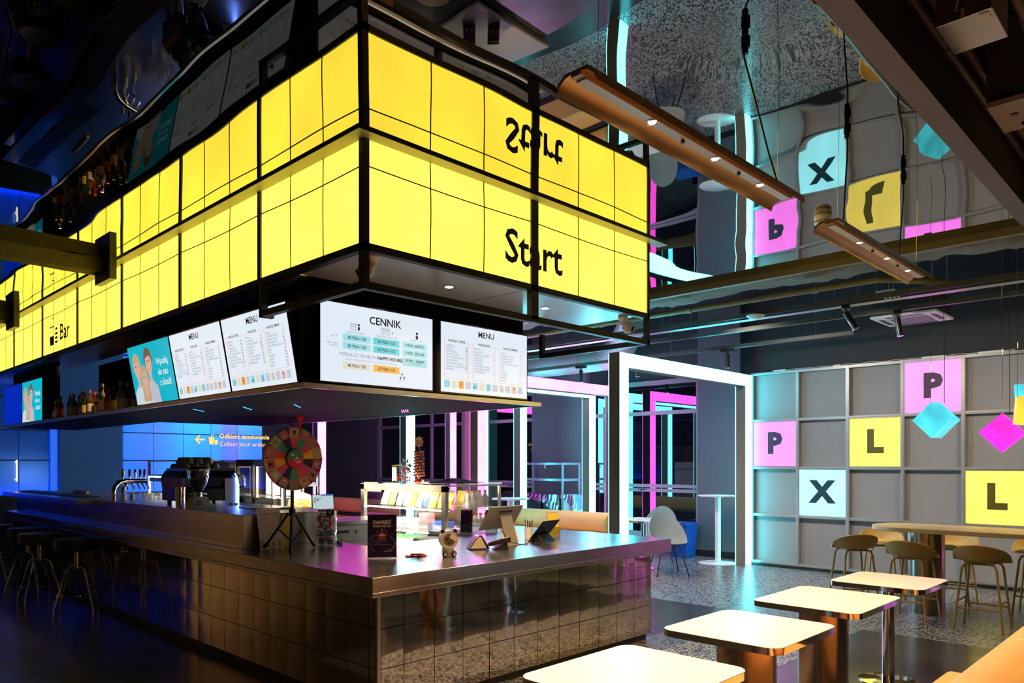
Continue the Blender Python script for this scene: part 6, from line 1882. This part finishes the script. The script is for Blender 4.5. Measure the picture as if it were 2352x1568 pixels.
B().tube([(0.10, 0.0, 0.17), (0.16, 0.02, 0.12), (0.19, 0.03, 0.03), (0.22, 0.02, 0.008)], 0.003, 6).out('cable', BLACK, t)

# ------------------------------------------------------------------ espresso machine, grinder, taps on the raised bar
RB = RZ+0.001
t = thing('espresso_machine', 'large dark and steel espresso machine on the raised bar with a blue lit corner', 'espresso machine', (0.39, 3.46, RB))
DKM = mat('dark_machine_metal', (0.05, 0.045, 0.04), 0.25, 0.8)
B().box((-0.27, -0.23, 0.05), (0.27, 0.26, 0.17)).out('drip_base', DKM, t, smooth=False, bevel=0.006)
B().hexa([(-0.27, -0.20, 0.17), (0.27, -0.20, 0.17), (0.27, 0.26, 0.17), (-0.27, 0.26, 0.17), (-0.28, -0.24, 0.27), (0.28, -0.24, 0.27), (0.28, 0.27, 0.27), (-0.28, 0.27, 0.27)]).out('back_cover', mat('copper_tint_steel', (0.45, 0.33, 0.27), 0.2, 1.0), t, smooth=False, bevel=0.004)
B().hexa([(-0.28, -0.24, 0.27), (0.28, -0.24, 0.27), (0.28, 0.27, 0.27), (-0.28, 0.27, 0.27), (-0.25, -0.20, 0.335), (0.25, -0.20, 0.335), (0.25, 0.24, 0.335), (-0.25, 0.24, 0.335)]).out('hood', DKM, t, smooth=False, bevel=0.005)
B().box((-0.24, -0.19, 0.335), (0.24, 0.23, 0.34)).box((-0.24, -0.19, 0.34), (-0.235, 0.23, 0.36)).box((-0.24, -0.19, 0.34), (0.24, -0.185, 0.36)).out('cup_tray', CHROME, t, smooth=False)
b = B().box((0.13, -0.243, 0.02), (0.27, -0.236, 0.26))
b.out('perforated_panel', STEEL2, t, smooth=False)
b = B()
for i in range(8):
    for j in range(9):
        b.cyl((0.145+0.015*i, -0.2438, 0.05+0.02*j), (0.145+0.015*i, -0.2431, 0.05+0.02*j), 0.003, n=6)
b.out('perforation', BLACK, t, smooth=False)
B().tube([(0.255, -0.262, 0.0), (0.255, -0.262, 0.20), (0.245, -0.255, 0.27), (0.225, -0.25, 0.31)], 0.006, 8).out('blue_light_strip', LEDB, t)
B().tube([(0.26, -0.18, 0.28), (0.34, -0.18, 0.29), (0.36, -0.18, 0.24), (0.355, -0.18, 0.18), (0.28, -0.18, 0.16)], 0.012, 10).out('side_rail', CHROME, t)
for x in (-0.22, 0.22):
    for y in (-0.18, 0.2):
        B().cyl((x, y, 0), (x, y, 0.05), 0.02, n=12).out('foot', BLACK, t)
for x in (-0.15, 0.0, 0.15):
    g_ = B().cyl((x, 0.27, 0.20), (x, 0.33, 0.20), 0.035, n=16).cyl((x, 0.32, 0.20), (x, 0.32, 0.14), 0.033, n=16).out('brew_group', CHROME, t)
CUPM = mat('sage_cup', (0.30, 0.32, 0.20), 0.35)
def cup(loc, m, r, h, lab, rz=0, flip=False):
    t = thing('cup', lab, 'cup', loc, rz, 'cups stacked on the espresso machine')
    if flip:
        b = B().lathe([(r, 0), (r*0.98, h*0.5), (r*0.6, h), (0, h)], n=18)
    else:
        b = B().lathe([(0, 0), (r*0.6, 0), (r*0.9, h*0.4), (r, h), (r-0.004, h), (r*0.8, h*0.35), (0, 0.006)], n=18)
    b.out('cup_body', m, t)
    B().tube([(r*0.85, 0, h*0.25), (r*1.4, 0, h*0.3), (r*1.45, 0, h*0.7), (r*0.95, 0, h*0.8)], 0.004, 6).out('handle', m, t)
    return t
RC = RB+0.341
c1 = cup((0.20, 3.34, RC), CUPM, 0.040, 0.062, 'sage green cup turned upside down in the stack on the espresso machine', 2, True)
r4 = random.Random(5)
for i in range(4):
    for j in range(4):
        if i or j:
            dup(c1, (0.20+0.093*i, 3.34+0.093*j, RC), r4.uniform(0, 6))
for i in range(3):
    for j in range(3):
        dup(c1, (0.245+0.093*i, 3.386+0.093*j, RC+0.063), r4.uniform(0, 6))
t = thing('coffee_grinder', 'coffee grinder with a clear cone hopper of beans in front of the espresso machine', 'coffee grinder', (0.16, 2.98, RB))
B().hexa([(-0.09, -0.08, 0), (0.11, -0.08, 0), (0.11, 0.08, 0), (-0.09, 0.08, 0), (-0.06, -0.06, 0.105), (0.06, -0.06, 0.105), (0.06, 0.06, 0.105), (-0.06, 0.06, 0.105)]).out('grinder_body', WHITE, t, smooth=False, bevel=0.006)
b = B()
for i in range(3):
    b.box((-0.05, -0.083, 0.03+0.018*i), (0.0, -0.06, 0.038+0.018*i))
b.out('vent_slot', BLACK, t, smooth=False)
B().cyl((0, 0, 0.105), (0, 0, 0.145), 0.035, n=20).cyl((0, 0, 0.128), (0, 0, 0.134), 0.075, n=24).out('collar', CHROME, t)
hop = [(0.03, 0.145), (0.045, 0.165), (0.075, 0.22), (0.092, 0.28), (0.098, 0.355)]
B().lathe(hop, n=36).out('hopper', CLEARP, t)
B().lathe([(0, 0.148), (0.028, 0.148), (0.042, 0.166), (0.072, 0.222), (0.083, 0.262), (0.0, 0.268)], n=32).out('coffee_beans', mat('coffee_beans', (0.05, 0.02, 0.012), 0.45, bump=0.02, bscale=90), t)
B().lathe([(0.1, 0.355), (0.1, 0.362), (0.06, 0.372), (0, 0.375)], n=36).out('hopper_lid', BLACKG, t)
t = thing('steel_cup', 'tall steel tumbler standing between the espresso machine and the grinder', 'tumbler', (0.07, 3.15, RB))
B().lathe([(0, 0), (0.04, 0), (0.045, 0.19), (0.04, 0.19), (0.036, 0.004), (0, 0.004)], n=24).out('tumbler', CHROME, t)

t = thing('beer_tap', 'chrome arched beer tap tower with a row of tap handles on the raised bar', 'beer tap', (0.28, 5.15, RB), 0.55)
pts = [(-0.20, 0, 0), (-0.205, 0, 0.08), (-0.18, 0, 0.15), (-0.12, 0, 0.195), (-0.03, 0, 0.21), (0.30, 0, 0.20)]
B().tube(pts, 0.026, 14).out('tower', CHROME, t)
B().tube([(-0.04, 0.02, 0), (-0.045, 0.02, 0.07), (-0.02, 0.02, 0.13), (0.05, 0.02, 0.19)], 0.022, 12).out('tower', CHROME, t)
for i, x in enumerate((-0.06, 0.04, 0.13, 0.21, 0.28)):
    B().cyl((x, 0, 0.21), (x, 0, 0.26), 0.010, n=10).cyl((x, -0.01, 0.20), (x+0.02, -0.05, 0.11), 0.009, 0.006, n=10).out('tap', CHROME, t)
    B().lathe([(0, 0.25), (0.012, 0.255), (0.020 if i == 0 else 0.014, 0.29), (0.018 if i == 0 else 0.012, 0.33), (0, 0.345)], (x, 0, 0), 14).out('tap_handle', GOLDM if i == 0 else (CHROME if i == 2 else BLACKG), t)
for i, (x, y) in enumerate(((0.22, 5.05), (0.26, 4.92))):
    t = thing('pump_bottle', 'small white pump bottle %s under the beer taps' % ('left of the other' if i == 0 else 'right of the other'), 'pump bottle', (x, y, RB), 0.5, 'pump bottles under the taps')
    B().lathe([(0, 0), (0.024, 0), (0.025, 0.06), (0.010, 0.075), (0.010, 0.085), (0, 0.085)], n=16).out('bottle_body', WHITE, t)
    B().cyl((0, 0, 0.085), (0, 0, 0.16), 0.006, n=8).tube([(0, 0, 0.155), (0.03, 0, 0.16), (0.05, 0, 0.145)], 0.005, 6).out('pump', WHITE, t)
gl = None
for i in range(9):
    p = (0.30+0.10*(i % 3), 4.72-0.105*(i//3), RB)
    if gl is None:
        gl = thing('drinking_glass', 'empty drinking glass in the group between the taps and the espresso machine', 'glass', p, 0, 'drinking glasses on the raised bar')
        B().lathe([(0, 0), (0.028, 0), (0.034, 0.085), (0.032, 0.085), (0.026, 0.006), (0, 0.006)], n=20).out('glass', CLEAR, gl)
    else:
        dup(gl, p)
t = thing('pan_lid', 'low steel tray with a looped handle on the raised bar behind the blue light', 'tray', (0.60, 2.55, RB))
B().box((-0.16, -0.22, 0), (0.16, 0.22, 0.014)).out('tray', STEEL2, t, smooth=False, bevel=0.004)
B().tube([(0, -0.10, 0.014), (0, -0.08, 0.05), (0, 0, 0.062), (0, 0.08, 0.05), (0, 0.10, 0.014)], 0.004, 8).out('handle', CHROME, t)

# ------------------------------------------------------------------ back counter with kitchen equipment
t = thing('back_counter', 'steel back counter inside the bar carrying the kitchen equipment', 'counter', (1.35, 3.52, 0))
B().box((0, 0, 0.08), (0.62, 5.3, 0.88)).out('cabinet', mat('grey_cabinet', (0.22, 0.22, 0.24), 0.5), t, smooth=False)
B().box((-0.02, -0.02, 0.881), (0.66, 5.32, 0.92)).out('worktop', STEEL, t, smooth=False, bevel=0.003)
B().box((0.03, 0.03, 0), (0.6, 5.27, 0.08)).out('plinth', BLACK, t, smooth=False)
BC = 0.921
# nacho / popcorn warmer nearest the pink portal
t = thing('snack_warmer', 'small glass snack warmer with coloured bunting prints and yellow snacks, beside the prize wheel', 'snack warmer', (1.66, 3.80, BC), -0.4)
FW = mat('warmer_frame', (0.7, 0.72, 0.75), 0.35, 0.4)
b = B()
for x in (-0.19, 0.17):
    for y in (-0.17, 0.15):
        b.box((x, y, 0.10), (x+0.02, y+0.02, 0.58))
b.box((-0.19, -0.17, 0.56), (0.19, 0.17, 0.585)).box((-0.19, -0.17, 0.0), (0.19, 0.17, 0.17))
b.out('frame', FW, t, smooth=False)
B().box((-0.17, -0.169, 0.17), (0.17, -0.166, 0.40)).out('front_glass', CLEAR, t, smooth=False)
B().box((-0.17, -0.172, 0.40), (0.17, -0.165, 0.56)).out('header_panel', emit('warmer_header', (0.8, 0.9, 0.9), 0.348), t, smooth=False)
B().box((-0.15, -0.176, 0.445), (0.15, -0.173, 0.515)).out('menu_plate', GREYP, t, smooth=False)
b = B()
for i in range(8):
    for z in (0.43, 0.535):
        b.disc(-0.14+0.04*i, z, 0.010, 0.012, (0, -0.1735, 0), X, Z, i % 3, 8)
b.out('bunting_print', [flat('bunting_yellow', (240, 220, 60)), flat('bunting_pink', (235, 120, 180)), flat('bunting_blue', (120, 200, 235))], t, smooth=False, fixn=False)
b = B()
b.lathe([(0, 0.17), (0.16, 0.17), (0.15, 0.24), (0.09, 0.30), (0, 0.33)], (0.02, 0, 0), 20, 0, 1, 0.95)
b.out('snack_heap', mat('nacho_heap', (0.85, 0.52, 0.10), 0.6, bump=0.06, bscale=30), t)
B().box((-0.16, -0.15, 0.54), (0.16, 0.15, 0.555)).out('light_strip', LEDC, t, smooth=False)
# lit food warmers left of it
for i, (y, lab) in enumerate(((4.27, 'lit yellow glass food warmer behind the prize wheel, the right one'), (4.75, 'lit yellow glass food warmer left of the prize wheel, the left one'))):
    t = thing('food_warmer', lab, 'food warmer', (1.66, y, BC), 0, 'lit food warmers on the back counter')
    B().box((-0.20, -0.21, 0), (0.20, 0.21, 0.26)).out('warmer_base', BLACKG, t, smooth=False, bevel=0.006)
    b = B()
    for x in (-0.20, 0.17):
        for yy in (-0.21, 0.18):
            b.box((x, yy, 0.26), (x+0.03, yy+0.03, 0.62))
    b.box((-0.20, -0.21, 0.62), (0.20, 0.21, 0.70))
    b.out('warmer_frame', STEEL2 if i == 0 else BLACK, t, smooth=False)
    B().box((0.17, -0.17, 0.27), (0.18, 0.17, 0.61)).out('lit_back', emit('warmer_light', (1.0, 0.82, 0.42), 3.0), t, smooth=False)
    B().box((-0.195, -0.18, 0.27), (-0.192, 0.18, 0.62)).out('front_glass', CLEAR, t, smooth=False)
    B().cyl((-0.203, 0.05, 0.10), (-0.2, 0.05, 0.10), 0.02, n=14).out('dial', CHROME, t)
# coffee brewers
t = thing('filter_brewer', 'tall dark brewing machine with a grey brow, right of the espresso machine', 'brewing machine', (1.60, 5.30, BC))
B().box((-0.2, -0.30, 0), (0.25, 0.30, 0.10)).box((0.05, -0.30, 0.10), (0.25, 0.30, 0.62)).out('machine_body', BLACK, t, smooth=False, bevel=0.006)
B().box((-0.22, -0.32, 0.60), (0.25, 0.32, 0.68)).out('machine_brow', GREYP, t, smooth=False, bevel=0.006)
B().box((-0.224, -0.06, 0.62), (-0.221, 0.06, 0.66)).out('name_plate', STEEL2, t, smooth=False)
for y in (-0.15, 0.15):
    B().lathe([(0, 0.11), (0.07, 0.11), (0.08, 0.2), (0.05, 0.27), (0, 0.28)], (-0.08, y, 0), 20).out('jug', CLEARP, t)
    B().cyl((-0.08, y, 0.50), (-0.08, y, 0.60), 0.06, 0.07, n=18).out('filter_basket', BLACKG, t)
t = thing('wall_spatula', 'yellow handled spatula hanging upright by the dark brewing machine', 'spatula', (1.78, 4.90, BC+0.30))
t.location = (1.42, 4.99, BC+0.10)
B().tube([(0, 0, 0.0), (0, 0, 0.33)], 0.008, 8).out('blade_shaft', BLACK, t)
B().lathe([(0, 0.33), (0.012, 0.34), (0.018, 0.40), (0.012, 0.46), (0, 0.47)], n=12).out('handle', mat('yellow_handle', (0.85, 0.45, 0.02), 0.4), t)
B().box((-0.003, -0.05, -0.10), (0.003, 0.05, 0.02)).out('blade', BLACK, t, smooth=False, bevel=0.002)
# white open cabinet with lit shelves
t = thing('open_shelf', 'white open shelf unit with lit glassware, left behind the espresso machine', 'shelf unit', (1.40, 6.1, BC))
b = B()
w2 = 1.55
b.box((0, 0, 0), (0.03, 0.03, 0.70)).box((0, w2-0.03, 0), (0.03, w2, 0.70)).box((0.4, 0, 0), (0.43, 0.03, 0.7)).box((0.4, w2-0.03, 0), (0.43, w2, 0.70))
b.box((0, 0, 0.68), (0.43, w2, 0.70)).box((0, 0, 0.47), (0.43, w2, 0.49)).box((0.42, 0, 0.0), (0.43, w2, 0.7))
b.out('shelf_frame', WHITE, t, smooth=False)
B().box((0.02, 0.05, 0.455), (0.05, w2-0.05, 0.468)).out('light_strip', LEDC, t, smooth=False)
B().box((0.0, 0.06, 0.395), (0.01, w2-0.06, 0.452)).out('cyan_panel', mat('cyan_plate', (0.15, 0.5, 0.6), 0.4), t, smooth=False)
for i, (z, r) in enumerate(((0.50, 0.17), (0.53, 0.15))):
    B()
plate = None
for i in range(4):
    p = (1.60, 6.55, BC+0.491+0.022*i)
    if plate is None:
        plate = thing('serving_tray', 'round tray in the pile on top of the white shelf unit', 'tray', p, 0, 'trays piled on the white shelf unit')
        B().lathe([(0, 0), (0.14, 0), (0.165, 0.018), (0.155, 0.018), (0.135, 0.005), (0, 0.005)], n=32).out('tray', WHITE, plate)
    else:
        dup(plate, p)
g2 = None
for i in range(10):
    p = (1.50+0.12*(i % 2), 6.9+0.12*(i//2), BC+0.001)
    if g2 is None:
        g2 = thing('tall_glass', 'tall clear glass standing inside the white shelf unit', 'glass', p, 0, 'tall glasses inside the white shelf unit')
        B().lathe([(0, 0), (0.035, 0), (0.045, 0.22), (0.042, 0.22), (0.032, 0.006), (0, 0.006)], n=20).out('glass', mat('frosty_glass', (0.6, 0.65, 0.7), 0.1), g2)
    else:
        dup(g2, p)
t = thing('sauce_bottle', 'dark bottle with a red label behind the raised bar left of the food warmers', 'bottle', (1.40, 4.92, BC))
B().lathe([(0, 0), (0.035, 0), (0.035, 0.20), (0.014, 0.27), (0.014, 0.33), (0, 0.33)], n=18).out('glass_body', AMB, t)
B().lathe([(0.036, 0.05), (0.036, 0.15)], n=18).out('paper_label', mat('red_label', (0.4, 0.06, 0.05), 0.6), t)

# blue tubes washing the metal wall; hidden trough added to shield the room
for x0, x1, nm in ((1.95, 4.4, 'right of'), (-3.0, 0.84, 'left of')):
    t = thing('added_light_trough', 'added trough with a blue light tube on the metal wall, %s the blue pillar' % nm, 'light trough', ((x0+x1)/2, 10.38, 0.0), 0, 'added blue light troughs at the metal wall')
    h = (x1-x0)/2
    B().box((-h, -0.03, 0), (h, 0, 1.06)).box((-h, 0, 0.86), (h, 0.115, 0.88)).out('trough', BLACK, t, smooth=False)
    B().tube([(-h+0.01, 0.04, 0.95), (h-0.01, 0.04, 0.95)], 0.014, 8).out('blue_tube', LEDB2, t)
# unseen yellow glow added high outside the view to tint floor and stools
t = thing('added_light_beam', 'added long yellow glowing beam hung high outside the right edge of the photo', 'added light beam', (6.5, -3.6, 2.80))
B().box((-1.6, -0.08, 0.03), (1.6, 0.08, 0.10)).out('casing', BLACK, t, smooth=False)
B().box((-1.59, -0.075, 0), (1.59, 0.075, 0.03)).out('glow_panel', emit('added_yellow_glow', (1.0, 0.70, 0.05), 11.0, 0.1, 2.5), t, smooth=False)
for x in (-1.2, 1.2):
    B().cyl((x, 0, 0.10), (x, 0, 1.32), 0.004, n=6).out('hanger', ALU, t)
